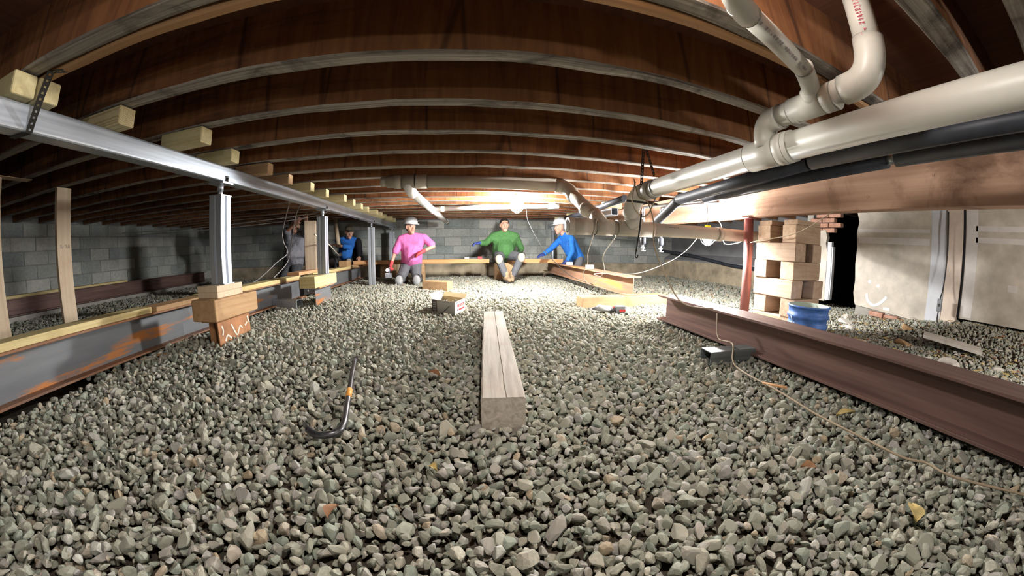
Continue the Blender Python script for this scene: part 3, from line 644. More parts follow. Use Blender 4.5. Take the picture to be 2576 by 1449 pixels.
# tee on the main pipe with a riser to the upper run
dm = (m1-m0).normalized()
sleeve(mp(.97), dm, .24, R4, name='tee'); sleeve(mp(.90), dm, .05, R4*1.03, name='tee_collar')
U = 1.185; rb = mp(.98)
seg((1.215, .98, rb.z), (1.20, .98, U-.075), R3, name='riser'); pp(MB().tube([(1.216, .98, rb.z+.02), (1.205, .98, U-.07)], R3*1.13, M['pvc'], 28), 'tee_neck')
bend((1.20, .98, U-.075), (1.195, .98, U), (1.19, .905, U), R3)
seg((1.19, .905, U), (1.165, .52, U+.01), R3)
sleeve((1.178, .73, U), (-.05, -1, 0), .17, R3, name='tee'); sleeve((1.186, .80, U), (-.05, -1, 0), .035, R3*1.03, name='tee_collar'); sleeve((1.172, .635, U), (-.05, -1, 0), .05, R3*1.03, name='tee_collar')
bend((1.167, .545, U+.008), (1.160, .46, U+.01), (1.158, .452, U+.11), R3*1.02)
seg((1.158, .452, U+.11), (1.150, .448, JB+.25), R3, lab='vertical stub pipe with red print')
# printed lettering down the vertical pipe (facing the camera) and along the branch
def print_row(mb, p, d, out, n, size, mat, rnd, gap=1.35):
    p, d, out = Vector(p), Vector(d).normalized(), Vector(out).normalized(); s = d.cross(out).normalized()
    for k in range(n):
        c = p+d*(k*size*gap)
        if rnd.random() < .14: continue
        st = rnd.choice([[(0, 0, 0, 1), (0, 1, .6, 1), (0, .5, .6, .5)], [(0, 0, 0, 1), (.6, 0, .6, 1), (0, .5, .6, .5)], [(0, 0, 0, 1), (0, 0, .6, 0)], [(0, 0, .3, 1), (.3, 1, .6, 0)], [(0, 0, 0, 1), (0, 1, .6, 1), (.6, 1, .6, 0), (0, 0, .6, 0)]])
        for u0, v0, u1, v1 in st: mb.bar(c+d*(u0*size)+s*(v0*size), c+d*(u1*size)+s*(v1*size), .0012, size*.2, mat, out)
rnd = random.Random(9)
def toward(p): return (Vector((0, 0, .63))-Vector(p)).normalized()
mb = MB(); pc = Vector((1.154, .450, 1.47)); dv = Vector((0, 0, -1)); ov = Vector((-.92, -.38, 0)).normalized()
for row in range(2): print_row(mb, pc+ov*(R3+.0008)+Vector((.38, -.92, 0))*(.010*row-.004), dv, ov, 13, .009, M['ink_red'], rnd)
pp(mb, 'red_print', 'two rows of faded red print').__setitem__('kind', 'stuff')
# 2 inch branch leaving the upper tee toward the left
b0 = Vector((1.172, .70, U)); b1 = Vector((1.09, .655, 1.245)); b2 = Vector((.62, .527, 1.245)); b3 = Vector((.50, .43, 1.27))
pp(MB().tube([b0, Vector((1.125, .69, 1.215))], R2*1.2, M['pvc'], 28), 'tee_neck'); bend(Vector((1.135, .685, 1.212)), Vector((1.10, .67, 1.242)), Vector((1.045, .645, 1.245)), R2)
seg((1.045, .645, 1.245), b2, R2); bend(b2+Vector((.04, .011, 0)), b2-Vector((.02, .01, 0)), b2+Vector((-.07, -.06, .01)), R2); seg(b2+Vector((-.07, -.06, .01)), (.40, .28, 1.20), R2)
mb = MB(); d = (b2-Vector((1.045, .645, 1.245))).normalized(); pm = Vector((1.01, .634, 1.245)); ov = toward((.85, .59, 1.245)); ov = (ov-d*ov.dot(d)).normalized()
print_row(mb, pm+ov*(R2+.0008), d, ov, 24, .010, M['ink_mauve'], rnd, 1.55); pp(mb, 'faded_print', 'row of faded mauve print').__setitem__('kind', 'stuff')
mb = MB(); pm = mp(.45); ov = Vector((-.55, 0, .83)).normalized(); print_row(mb, pm+ov*(R4+.0008), dm, ov, 9, .009, M['ink_dark'], rnd); pp(mb, 'dark_print').__setitem__('kind', 'stuff')
# far end of the main pipe: elbow down into the lower cross pipe
LZ, LY = .802, 2.44
sleeve(mp(1.98), dm, .07, R4); bend(mp(2.05), (1.22, 2.20, 1.03), (1.25, 2.30, .93), R4); seg((1.25, 2.30, .93), (1.36, LY, LZ+.01), R4); sleeve((1.30, 2.36, .865), (.11, .04, -.13), .09, R4*1.0, name='tee_neck')
seg((.80, LY+.02, LZ), (3.9, LY+.02, LZ+.01), R4, 'pvc_grey', lab='lower cross pipe below the main pipe')
for x in (.90, 1.085): sleeve((x, LY+.015, LZ), (1, .0, 0), .15, R4, 'pvc_grey', 'wye')
sleeve((1.36, LY, LZ), (1, -.02, 0), .34, R4, 'pvc_grey', 'wye'); sleeve((2.27, LY+.01, LZ+.003), (1, -.02, 0), .05, R4*1.03, 'pvc_grey')
pp(MB().ring((.785, LY+.02, LZ), (.83, LY+.02, LZ), R4*1.2, R4*.9, M['pvc_grey'], 32), 'hub_rim'); pp(MB().tube([(.80, LY+.02, LZ), (.77, LY+.022, LZ)], [R4*.72, R4*.6], M['pvc_white'], 6), 'cleanout_plug', 'white clean-out plug')
mb = MB(); ov = Vector((0, -.86, .5)).normalized(); print_row(mb, Vector((1.62, LY-.012, LZ))+ov*(R4+.0008), (1, 0, 0), ov, 10, .010, M['ink_dark'], rnd); pp(mb, 'dark_print').__setitem__('kind', 'stuff')
# far cross pipe with its long sloping drop
XY, XZ = 3.06, 1.225
seg((-.70, XY, XZ+.02), (.93, XY, XZ), R4, 'pvc_grey', lab='far cross pipe hanging under the joists')
pp(MB().tube([(-.76, XY, XZ+.02), (-.70, XY, XZ+.02)], [R4*.75, R4*.8], M['pvc_grey'], 8), 'end_plug'); sleeve((-.60, XY, XZ+.018), (1, 0, 0), .07, R4, 'pvc_grey'); sleeve((-.44, XY, XZ+.016), (1, 0, 0), .22, R4, 'pvc_grey', 'tee')
bend((.90, XY, XZ), (.98, XY-.01, XZ-.005), (1.0, XY-.10, XZ-.10), R4, 'pvc_grey')
seg((1.0, XY-.10, XZ-.10), (1.05, 2.54, LZ+.09), R4, 'pvc_grey'); sleeve((1.025, 2.68, .965), (.05, -.54, -.34), .05, R4, 'pvc_grey'); seg((1.05, 2.58, LZ+.12), (1.08, LY, LZ), R4*1.06, 'pvc_grey', 'wye_branch')
# smaller branch going back from the far cross pipe, white branch across
bend((-.50, XY, XZ-.02), (-.498, XY+.02, XZ-.055), (-.49, XY+.14, XZ-.062), R3, 'pvc_white', 'elbow')
seg((-.49, XY+.14, XZ-.062), (-.335, 7.0, 1.165), R3, 'pvc_white'); sleeve((-.465, 3.85, 1.163), (.04, 1, 0), .04, R3, 'pvc_white'); sleeve((-.43, 4.7, 1.163), (.04, 1, 0), .18, R3, 'pvc_white', 'tee'); sleeve((-.345, 6.75, 1.165), (.04, 1, 0), .06, R3, 'pvc_white')
seg((-.43, 4.70, 1.172), (1.34, 4.72, 1.246), R2*1.1, 'pvc_white', lab='white pipe behind the hanging lamp'); sleeve((-.30, 4.70, 1.178), (1, .01, .04), .07, R2*1.1, 'pvc_white'); sleeve((1.29, 4.72, 1.244), (1, .01, .04), .16, R2*1.1, 'pvc_white', 'tee'); seg((1.22, 4.72, 1.24), (1.31, 4.70, 1.30), R2, 'pvc_white', 'stub')
# hangers
def rod(p, q, lab, r=.003): o = MB().tube([p, q], r, M['strap'], 6).build('hanger_rod'); return tag(o, lab, 'hanger')
o = MB().tube([(-.44, XY, XZ+.05), (-.44, XY, 1.30)], .004, M['strap'], 6).ring((-.445, XY, XZ+.02), (-.435, XY, XZ+.02), R4*1.18, R4*1.13, M['strap'], 28).build('pipe_hanger'); tag(o, 'thin black rod and ring holding the left end of the far cross pipe', 'hanger')
o = MB().tube([(.93, 3.06, XZ+.05), (.93, 3.06, 1.30)], .004, M['galv_x'], 6).ring((.925, 3.06, XZ), (.935, 3.06, XZ), R4*1.18, R4*1.13, M['galv_x'], 28).build('pipe_hanger'); tag(o, 'thin rod holding the far cross pipe by its elbow', 'hanger')
mb = MB(); strap(mb, [(1.168, 1.93, 1.52), (1.163, 2.0, 1.07)], .022, True, (0, 1, 0)); strap(mb, [(1.163, 1.95, 1.36), (1.28, 2.02, 1.15)], .020, True, (0, 1, 0))
mb.ring(mp(1.90)-dm*.004, mp(1.90)+dm*.004, R4*1.06, R4*1.01, M['galv_x'], 28)
o = mb.build('pipe_strap'); o.modifiers.new('solid', 'SOLIDIFY').thickness = .0015; tag(o, 'black perforated strap holding up the main drain pipe', 'strap')
# black insulated pipes below and behind the main drain
t = thing('insulated_pipe', (1.62, 1.0, 1.05), 'black foam insulated pipe right beside the main drain pipe', 'pipe')
MB().tube([(1.63, -2.8, 1.19), (1.62, .2, 1.125), (1.62, 1.03, 1.105)], .041, M['insul'], 20).build('foam_sleeve', t); MB().tube([(1.62, 1.045, 1.104), (1.62, 2.2, 1.032)], .040, M['insul'], 20).build('foam_sleeve', t); MB().tube([(1.62, 1.02, 1.105), (1.62, 1.05, 1.104)], .031, M['strap'], 14).build('gap_joint', t)
MB().tube([(1.62, 2.17, 1.034), (1.625, 2.25, 1.015), (1.645, 2.40, .96), (1.67, 2.58, .90), (1.69, 2.75, .82)], .038, M['insul'], 20).build('elbow_sleeve', t)
t = thing('insulated_pipe', (1.80, 1.0, 1.05), 'second black insulated pipe along the brown girder', 'pipe')
MB().tube([(1.81, -2.8, 1.16), (1.80, .66, 1.098)], .036, M['insul'], 18).build('foam_sleeve', t); MB().tube([(1.80, .70, 1.097), (1.80, 2.1, 1.047)], .036, M['insul'], 18).build('foam_sleeve', t); MB().tube([(1.80, .65, 1.098), (1.80, .71, 1.097)], .022, M['galv_x'], 12).build('bare_pipe', t)
t = thing('insulated_pipe', (1.6, 3.5, 1.1), 'dark insulated pipe beyond the main pipe elbow', 'pipe')
MB().tube([(1.50, 2.9, 1.12), (1.70, 4.3, 1.15), (1.75, 5.6, 1.16)], .034, M['insul'], 18).build('foam_sleeve', t)
# thin galvanized water pipes with valves
for x, y, zt, zb, lab in ((1.765, 3.0, 1.065, .655, 'left thin galvanized pipe with a valve below the drain pipe'), (1.98, 3.0, 1.075, .65, 'right thin galvanized pipe with a valve below the drain pipe')):
    t = thing('water_pipe', (x, y, zb), lab, 'pipe')
    MB().tube(spline([(x+.30, y-.55, zt+.03), (x+.05, y-.05, zt+.004), (x+.01, y, zt-.01), (x, y, zt-.06)], 5), .014, M['galv_x'], 12).tube([(x, y, zt-.05), (x, y, zb+.10)], .014, M['galv_z'], 12).build('pipe', t)
    MB().tube([(x, y, zb+.12), (x, y, zb+.10), (x, y, zb+.05), (x, y, zb+.03)], [.016, .03, .03, .02], M['insul'], 14).build('foam_sleeve', t)
    MB().tube([(x, y, zb+.035), (x, y, zb-.03)], .011, M['galv_x'], 10).tube([(x-.02, y, zb), (x+.02, y, zb)], .008, M['galv_x'], 8).build('valve', t); MB().tube([(x-.022, y-.015, zb-.028), (x+.022, y-.015, zb-.028)], .005, M['galv_x'], 8).build('valve_handle', t)
# dark pipe sagging along the back right wall
o = MB().tube(spline([(4.95, 7.4, .63), (5.15, 6.6, .56), (5.2, 5.8, .46), (5.22, 5.0, .38), (5.22, 3.3, .35)], 5), .036, M['insul'], 14).build('dark_pipe'); tag(o, 'dark pipe sloping along the rear right wall', 'pipe')

# ================================================================== ON THE GRAVEL
# big weathered timber pointing at the camera
def timber_fg():
    p0, p1 = Vector((.1235, 1.03, 0)), Vector((.228, 2.58, 0)); d = p1-p0; L = d.length; rz = math.atan2(d.y, d.x)-math.pi/2; mb = MB(); n = 30; vs = []; r = random.Random(2); w = .0765
    for i in range(n+1):
        y = L*i/n; e = [r.uniform(-.0018, .0018) for _ in range(8)]; c = .006
        vs += [(-w+e[0], y, -.02), (w+e[1], y, -.02), (w+e[2], y, .129), (w-c+e[3], y, .135+e[4]*.5), (.012+e[5], y, .1352), (.009+e[5], y, .131), (.006+e[5], y, .1352), (-w+c+e[6], y, .135), (-w+e[7], y, .129)]
    k = 9; fs = [(i*k+a, i*k+(a+1) % k, (i+1)*k+(a+1) % k, (i+1)*k+a) for i in range(n) for a in range(k)]+[tuple(reversed(range(k))), tuple(range(n*k, n*k+k))]
    o = mb.add(vs, fs, M['grey_timber']).build('timber', loc=(0, 0, 0)); o.location = p0; o.rotation_euler = (0, 0, rz); return tag(o, 'long weathered grey timber lying on the gravel pointing at the camera', 'timber')
timber_fg()
o = MB().box((-.63, 4.86, -.01), (-.20, 5.04, .14), M['timber_x'], rotm(-.42)).build('timber_block', bevel=.008); o.location.y += .10; o.location.x += .02; tag(o, 'brown timber block on the gravel right of the kneeling pink shirt', 'timber')
# crow bar
t = thing('pry_bar', (-.5, 1.3, .02), 'black pry bar with orange label lying on the gravel', 'pry bar')
bp = [(-.605, 1.72, .040), (-.556, 1.52, .043), (-.506, 1.326, .044), (-.470, 1.18, .044), (-.440, 1.06, .044), (-.431, 1.005, .043), (-.440, .968, .041), (-.475, .948, .040), (-.515, .950, .040), (-.548, .970, .045), (-.562, .985, .048)]
MB().tube(spline(bp[:10], 4), .0125, M['bar'], 8).build('shaft', t)
MB().tube([(-.503, 1.315, .044), (-.483, 1.232, .044)], .0133, M['orange_paint'], 8).build('orange_label', t)
MB().bar((-.54, .965, .044), (-.578, 1.0, .05), .004, .026, M['bar'], (0, 0, 1)).build('claw_tip', t); MB().bar((-.600, 1.70, .04), (-.622, 1.79, .036), .028, .005, M['bar'], (0, 0, 1)).build('chisel_tip', t)
# open carton
def carton():
    A, B, C_ = Vector((-.317, 3.275, 0)), Vector((-.083, 3.065, 0)), Vector((.012, 3.31, 0)); D = A+(C_-B); h = .122; z0 = .012
    t = thing('carton', ((A+C_)/2), 'open printed carton with red lettering on the gravel', 'box'); up = Vector((0, 0, h)); q = Vector((0, 0, z0))
    def wall(p, r, mat, name):
        n = (r-p).normalized().cross(Vector((0, 0, 1)))*.003; p, r = p+q, r+q
        return MB().add([p, r, r+up, p+up, p+n*-1, r+n*-1, r+up-n, p+up-n], [(0, 1, 2, 3), (7, 6, 5, 4), (0, 4, 5, 1), (1, 5, 6, 2), (2, 6, 7, 3), (3, 7, 4, 0)], mat).build(name, t)
    wall(A, B, M['box_grey'], 'front_side'); wall(B, C_, M['box_white'], 'printed_end'); wall(C_, D, M['cardboard'], 'back_side'); wall(D, A, M['box_grey'], 'left_end')
    MB().add([A+q, B+q, C_+q, D+q], [(0, 1, 2, 3)], M['cardboard']).build('bottom', t)
    def on(p, r, u, v): return p+q+(r-p)*u+up*v
    nF = (B-A).normalized().cross(Vector((0, 0, 1)))*.0012; nE = (C_-B).normalized().cross(Vector((0, 0, 1)))*.0012
    def quad(p, r, n, u0, u1, v0, v1, mat, mb): mb.add([on(p, r, u, v)+n for u, v in ((u0, v0), (u1, v0), (u1, v1), (u0, v1))], [(0, 1, 2, 3)], mat)
    mb = MB(); quad(A, B, nF, 0, .24, 0, 1, M['box_dark'], mb)
    for v in (.16, .38, .56, .7): quad(A, B, nF*1.6, .05, .18, v, v+.05, M['box_grey'], mb)
    for k in range(3): quad(A, B, nF, .3+.18*k, .42+.18*k, .86, .885, M['ink_dark'], mb)
    mb.add([on(A, B, u, v)+nF*1.5 for u, v in ((.47, .06), (.50, .04), (.80, .62), (.77, .65))], [(0, 1, 2, 3)], M['box_dark']); mb.build('printed_strip', t)
    mb = MB(); quad(B, C_, nE, .22, .92, .52, .72, M['red'], mb); quad(B, C_, nE, .36, .90, .24, .36, M['red'], mb); quad(B, C_, nE, .20, .32, .24, .36, M['ink_dark'], mb)
    for k in range(7): quad(B, C_, nE*1.8, .27+.09*k, .33+.09*k, .56, .68, M['box_white'], mb) if k % 2 else None
    for k in range(3): quad(B, C_, nE, .12+.25*k, .24+.25*k, .86, .90, M['ink_dark'], mb)
    mb.build('red_print', t)
    def flap(p, r, out, drop, mat, name):
        return MB().add([p+q+up, r+q+up, r+q+up+out, p+q+up+out], [(0, 1, 2, 3)], mat).build(name, t)
    dn = (D-A); flap(A, B, dn*.35+Vector((0, 0, -.02)), 0, M['cardboard'], 'flap').modifiers.new('s', 'SOLIDIFY').thickness = .003
    flap(D, A, (A-B)*.12+Vector((0, 0, .05)), 0, M['cardboard'], 'flap').modifiers.new('s', 'SOLIDIFY').thickness = .003
    flap(C_, D, (C_-B)*.25+Vector((0, 0, .035)), 0, M['cardboard'], 'flap').modifiers.new('s', 'SOLIDIFY').thickness = .003
    mb = MB(); rr = random.Random(4); c = (A+C_)/2+q
    for k in range(9): a = c+Vector((rr.uniform(-.08, .08), rr.uniform(-.06, .06), h*.72)); mb.bar(a, a+Vector((rr.uniform(-.04, .04), rr.uniform(-.03, .03), .02)), .006, .006, M['light_plastic'])
    tag(mb.build('contents', t), 'loose screws and paper inside', kind='stuff')
carton()
# cordless tool lying by the timber
t = thing('cordless_tool', (1.37, 2.98, .0), 'grey and red cordless tool lying on the gravel before the brown timber', 'power tool')
MB().tube([(1.275, 3.01, .055), (1.30, 3.005, .058), (1.41, 2.98, .05)], [.024, .033, .030], M['light_plastic'], 14).build('motor_housing', t)
MB().tube([(1.36, 2.985, .05), (1.47, 2.955, .045)], .021, M['grey_plastic'], 12).build('grip', t); MB().box((1.455, 2.90, .01), (1.545, 2.99, .085), M['grey_plastic'], rotm(-.2)).build('battery', t, bevel=.006)
MB().box((1.475, 2.893, .03), (1.535, 2.897, .055), M['red'], rotm(-.2)).build('red_label', t); MB().tube([(1.43, 2.975, .048), (1.45, 2.968, .047)], .027, M['red'], 12).build('red_band', t); MB().tube([(1.235, 3.02, .052), (1.28, 3.01, .055)], [.012, .018], M['grey_plastic'], 10).build('chuck', t)
# planks across the beams at the back
board((-2.21, 6.40, .293), (-2.08, 6.70, .336), M['timber'], 'brown packing board under the left end of the long orange plank')
board((-2.17, 6.46, .337), (.50, 6.62, .415), M['orange_plank'], 'long orange plank across the beams behind the pink shirt')
board((.86, 6.46, .337), (1.98, 6.62, .415), M['orange_plank'], 'orange plank right of the seated worker in green')
board((-.97, 6.47, -.02), (-.75, 6.61, .336), M['timber_x'], 'timber packing under the orange plank behind the pink shirt', 'timber_block', .006, 'timber')
board((.60, 6.47, -.02), (.98, 6.61, .336), M['timber_x'], 'squat timber under the seated worker in green', 'timber_block', .006, 'timber')
board((-2.06, 6.75, .292), (-1.90, 7.6, .344), M['orange_plank'], 'orange board by the farthest jack post')
board((-1.90, 7.36, .30), (-1.45, 7.64, .344), M['orange_plank'], 'orange board under the farthest jack post')
board((-1.86, 7.40, -.03), (-1.5, 7.60, .30), M['timber_x'], 'timber packing under the farthest jack post', 'timber_block', .006, 'timber')
o = MB().box((-2.22, 5.80, .336), (-2.06, 6.05, .44), M['timber']).build('timber_block', bevel=.005); tag(o, 'short timber block on the yellow board by the crouching worker', 'timber')
# hand tool on the far plank, cartons of screws on the right beam
t = thing('hammer', (.22, 6.5, .415), 'small hammer lying on the orange plank', 'hammer')
MB().tube([(.10, 6.50, .435), (.30, 6.52, .433)], .011, M['grey_plastic'], 8).build('handle', t); MB().tube([(.02, 6.50, .437), (.11, 6.50, .437)], .022, M['light_plastic'], 10).build('head', t); MB().box((.28, 6.49, .416), (.36, 6.55, .465), M['red']).build('cap', t)
for x, y, w, lab in ((1.88, 5.74, .09, 'small white carton by the gloved hand on the orange I-beam'), (1.87, 4.72, .10, 'small white carton on the orange I-beam')):
    t = thing('small_carton', (x, y, .335), lab, 'box'); MB().box((x-w/2, y-.05, .335), (x+w/2, y+.05, .39), M['box_white']).build('carton', t); MB().box((x-w/2+.01, y-.0515, .345), (x+w/2-.02, y-.05, .375), M['ink_mauve']).build('print', t)

# ================================================================== CORDS
def cord(pts, r, mat, label, name='cord', per=8):
    o = MB().tube(spline(pts, per), r, M[mat], 8).build(name); return tag(o, label, 'cord')
cord([(1.14, 2.06, 1.12), (1.16, 2.04, 1.0), (1.20, 1.98, .95), (1.20, 1.90, .80), (1.135, 1.80, .68), (1.16, 1.72, .52), (1.30, 1.70, .32), (1.565, 1.70, .272)], .0042, 'cord_tan', 'tan cord hanging from the main pipe down to the brown I-beam')
cord([(1.615, 1.71, .235), (1.56, 1.62, .10), (1.47, 1.40, .125), (1.373, 1.262, .05), (1.311, .908, .05), (1.269, .683, .05), (1.253, .49, .055), (1.267, .307, .05), (1.306, .234, .05), (1.305, .136, .05), (1.407, -.067, .05), (1.50, -.3, .05)], .0042, 'cord_tan', 'tan cord trailing across the gravel beside the brown I-beam')
cord([(1.00, 2.39, .86), (.985, 2.42, .74), (.965, 2.48, .60), (.99, 2.55, .52), (.955, 2.55, .42), (1.02, 2.58, .345), (1.127, 2.6, .40), (1.162, 2.6, .46), (1.150, 2.6, .58), (1.203, 2.45, .75), (1.22, 2.39, .84)], .003, 'cord_white', 'cream cord hanging in a loop below the lower drain pipe')
cord([(1.127, 2.6, .40), (1.257, 3.0, .396), (1.694, 3.0, .396), (2.077, 3.0, .513), (2.22, 2.85, .66), (2.28, 2.68, .86)], .003, 'cord_white', 'cream cord sagging from the loop to the right work lamp')
cord([(.70, 4.2, 1.30), (.82, 4.35, 1.15), (.885, 4.5, .978), (1.111, 4.5, .6), (1.462, 4.5, .268), (1.72, 4.2, .15)], .005, 'cord_black', 'thin black cord slanting down from the hanging lamp')
cord([(2.30, 2.66, 1.20), (2.33, 2.66, .98), (2.40, 2.62, .96), (2.43, 2.58, .90), (2.44, 2.56, .76), (2.47, 2.54, .72), (2.50, 2.42, .735), (2.49, 2.36, .75)], .004, 'cord_white', 'pale cord looping around the right work lamp')
cord([(2.50, 2.25, .74), (2.46, 2.1, .76), (2.47, 1.80, .80), (2.475, 1.62, .86), (2.47, 1.45, .94), (2.49, 1.40, .975)], .004, 'cord_tan', 'thin tan cord stretched in front of the crib stack')
t = thing('switch_cord', (4.4, 1.05, .02), 'black cord with an inline switch hanging before the cream trim', 'cord')
MB().tube(spline([(4.52, 1.075, 1.20), (4.5, 1.07, 1.0), (4.5, 1.072, .75), (4.45, 1.075, .45), (4.40, 1.08, .34), (4.38, 1.08, .21), (4.30, 1.06, .14), (4.20, 1.02, .115), (4.08, .98, .11)], 6), .007, M['cord_black'], 8).build('cord', t)
MB().box((4.375, 1.055, .21), (4.41, 1.105, .335), M['grey_plastic']).build('switch_body', t, bevel=.008); MB().box((4.37, 1.07, .26), (4.377, 1.09, .29), M['cord_black']).build('rocker', t)
# wires drooping behind the tube beam on the left
cord([(-6.0, 4.4, 1.12), (-4.5, 4.5, 1.07), (-3.2, 4.6, 1.10), (-2.3, 4.8, 1.18), (-1.9, 4.9, 1.29)], .006, 'cord_grey', 'upper grey wire strung under the dark joists on the left')
cord([(-6.0, 4.5, 1.07), (-4.5, 4.6, 1.04), (-3.2, 4.7, 1.06), (-2.3, 4.9, 1.15), (-1.9, 5.0, 1.29)], .006, 'cord_grey', 'lower grey wire strung under the dark joists on the left')
cord([(-1.66, 3.05, 1.20), (-2.0, 3.6, 1.12), (-2.5, 4.35, .93), (-2.52, 4.4, .78), (-2.46, 4.4, .62), (-2.52, 4.2, .50), (-2.65, 3.9, .30), (-2.95, 3.55, .10), (-3.2, 3.4, .02)], .006, 'cord_grey', 'grey cord hanging down beside the hidden worker on the left')
cord([(-1.66, 3.35, 1.20), (-2.1, 4.0, 1.10), (-2.42, 4.5, .88), (-2.48, 4.5, .60), (-2.44, 4.3, .46), (-2.48, 3.9, .26), (-2.62, 3.6, .05), (-2.7, 3.5, .02)], .006, 'cord_grey', 'second grey cord hanging beside the hidden worker on the left')
cord([(1.06, 2.03, .96), (1.30, 2.02, .95)], .008, 'strap', 'short dark rod hooked across the main pipe elbow', 'rod')
cord([(1.10, 1.97, 1.08), (1.075, 1.97, .94), (1.14, 1.98, .86), (1.20, 1.98, .87), (1.26, 1.98, .98), (1.28, 1.98, 1.04)], .005, 'cord_tan', 'tan cord loop hanging around the pipe elbow', 'cord')
t = thing('bungee_cord', (1.12, 1.97, .58), 'dark bungee cord hanging with a hook from the pipe elbow', 'cord')
MB().tube(spline([(1.147, 1.975, .87), (1.13, 1.97, .75), (1.105, 1.965, .62)], 5), .006, M['strap'], 8).build('cord', t); MB().tube(spline([(1.105, 1.965, .62), (1.10, 1.965, .59), (1.115, 1.965, .58), (1.12, 1.965, .60)], 4), .004, M['strap'], 6).build('hook', t)
# fallen leaves and splinters on the stones
def leaf(x, y, L, lab, mat='brown_leaf'):
    rr = random.Random(int(x*1000)+int(y*777)); mb = MB(); n = 6; vs = []
    for i in range(n+1):
        u = i/n; w = L*.28*math.sin(math.pi*min(.97, max(.03, u)))
        for s in (-1, 0, 1): vs.append((u*L-L/2, s*w, .012*math.sin(u*3)+(.010 if s else 0)+rr.uniform(-.002, .002)))
    mb.add(vs, [(i*3+a, i*3+a+1, i*3+a+4, i*3+a+3) for i in range(n) for a in (0, 1)], M[mat], True); o = mb.build('leaf', loc=(0, 0, 0))
    o.location = (x, y, ground(x, y)+.034); o.rotation_euler = (rr.uniform(-.3, .3), rr.uniform(-.3, .3), rr.uniform(0, 6)); tag(o, lab, 'leaf')
leaf(-.15, 1.52, .07, 'brown leaf on the gravel left of the weathered timber'); leaf(.93, .47, .06, 'brown leaf on the gravel near the bottom right'); leaf(-.33, .60, .07, 'curled brown leaf at the bottom of the view'); leaf(1.42, .62, .09, 'pale dry leaf under the brown I-beam', 'leaf'); leaf(-.10, .78, .045, 'small ochre leaf below the pry bar', 'leaf'); leaf(1.02, .16, .09, 'tan leaf near the lower right corner', 'leaf')
o = MB().bar((1.32, 1.02, .05), (1.40, .93, .045), .02, .006, M['orange_plank']).build('splinter'); tag(o, 'orange wood splinter on the gravel below the brown I-beam', 'splinter')
o = MB().bar((-1.98, 1.62, .045), (-1.72, 1.70, .06), .02, .008, M['orange_plank']).build('splinter'); tag(o, 'thin brown stick on the gravel along the left I-beam', 'stick')
# ================================================================== PEOPLE
def cloth(name, col, rough=.85, wr=14):
    m, nt, b = nodes(name)
    f = noise(nt, coords(nt, (1, 1, .7)), wr, 3, .55, 1.5)
    nt.links.new(ramp(nt, f, [(.25, tuple(c*.78 for c in col)), (.75, tuple(min(1, c*1.1) for c in col))]), b.inputs['Base Color'])
    b.inputs['Roughness'].default_value = rough; b.inputs['Specular IOR Level'].default_value = .2; bump(nt, b, f, .7, .02); return m
SK = plain('skin', (.62, .34, .24), .5, 0, .08, 12, .4); SK2 = plain('skin_b', (.56, .30, .21), .5, 0, .08, 12, .4)
HAIR = plain('dark_hair', (.03, .025, .02), .6); GREYHAIR = plain('grey_hair', (.22, .20, .19), .7); EYE = plain('eye_dark', (.03, .02, .02), .3); LIP = plain('lip', (.48, .20, .17), .5); WHITE_EYE = plain('eye_white', (.8, .78, .75), .4)
PINK = cloth('pink_cotton', (.88, .22, .55)); GREEN = cloth('green_fleece', (.065, .17, .055)); BLUE = cloth('blue_knit', (.03, .18, .62)); ROYAL = cloth('blue_jacket', (.03, .16, .55)); BLACKC = cloth('black_jacket', (.012, .012, .016)); GREYS = cloth('grey_sweatshirt', (.22, .22, .25))
PANTS = cloth('grey_work_trousers', (.14, .145, .16)); DPANTS = cloth('dark_trousers', (.07, .072, .08)); PAD = plain('grey_knee_pad', (.36, .37, .38), .6, 0, .2); TANPAD = plain('tan_knee_pad', (.52, .44, .34), .7, 0, .2)
REDG = plain('red_glove', (.62, .07, .08), .7); BLUEG = plain('blue_glove', (.03, .05, .22), .7); BOOT = plain('tan_boot', (.36, .25, .15), .8, 0, .25); DBOOT = plain('dark_boot', (.05, .045, .04), .7); HAT = plain('white_hard_hat', (.80, .82, .86), .3, 0, .03, 4, .5); CAP = plain('olive_cap', (.10, .085, .06), .85)
def hull(mbm, balls):
    """convex skin round a few balls (centre, radius or radii)"""
    vs = []
    for c, r in balls:
        r = (r, r, r) if isinstance(r, (int, float)) else r
        for i in range(7):
            p = math.pi*i/6
            for k in range(10):
                a = 2*math.pi*k/10; vs.append(mbm.verts.new((c[0]+r[0]*math.sin(p)*math.cos(a), c[1]+r[1]*math.sin(p)*math.sin(a), c[2]+r[2]*math.cos(p))))
            if i in (0, 6): pass
    g = bmesh.ops.convex_hull(mbm, input=vs); dead = [e for e in g['geom_interior'] if isinstance(e, bmesh.types.BMVert)]
    bmesh.ops.delete(mbm, geom=dead, context='VERTS')
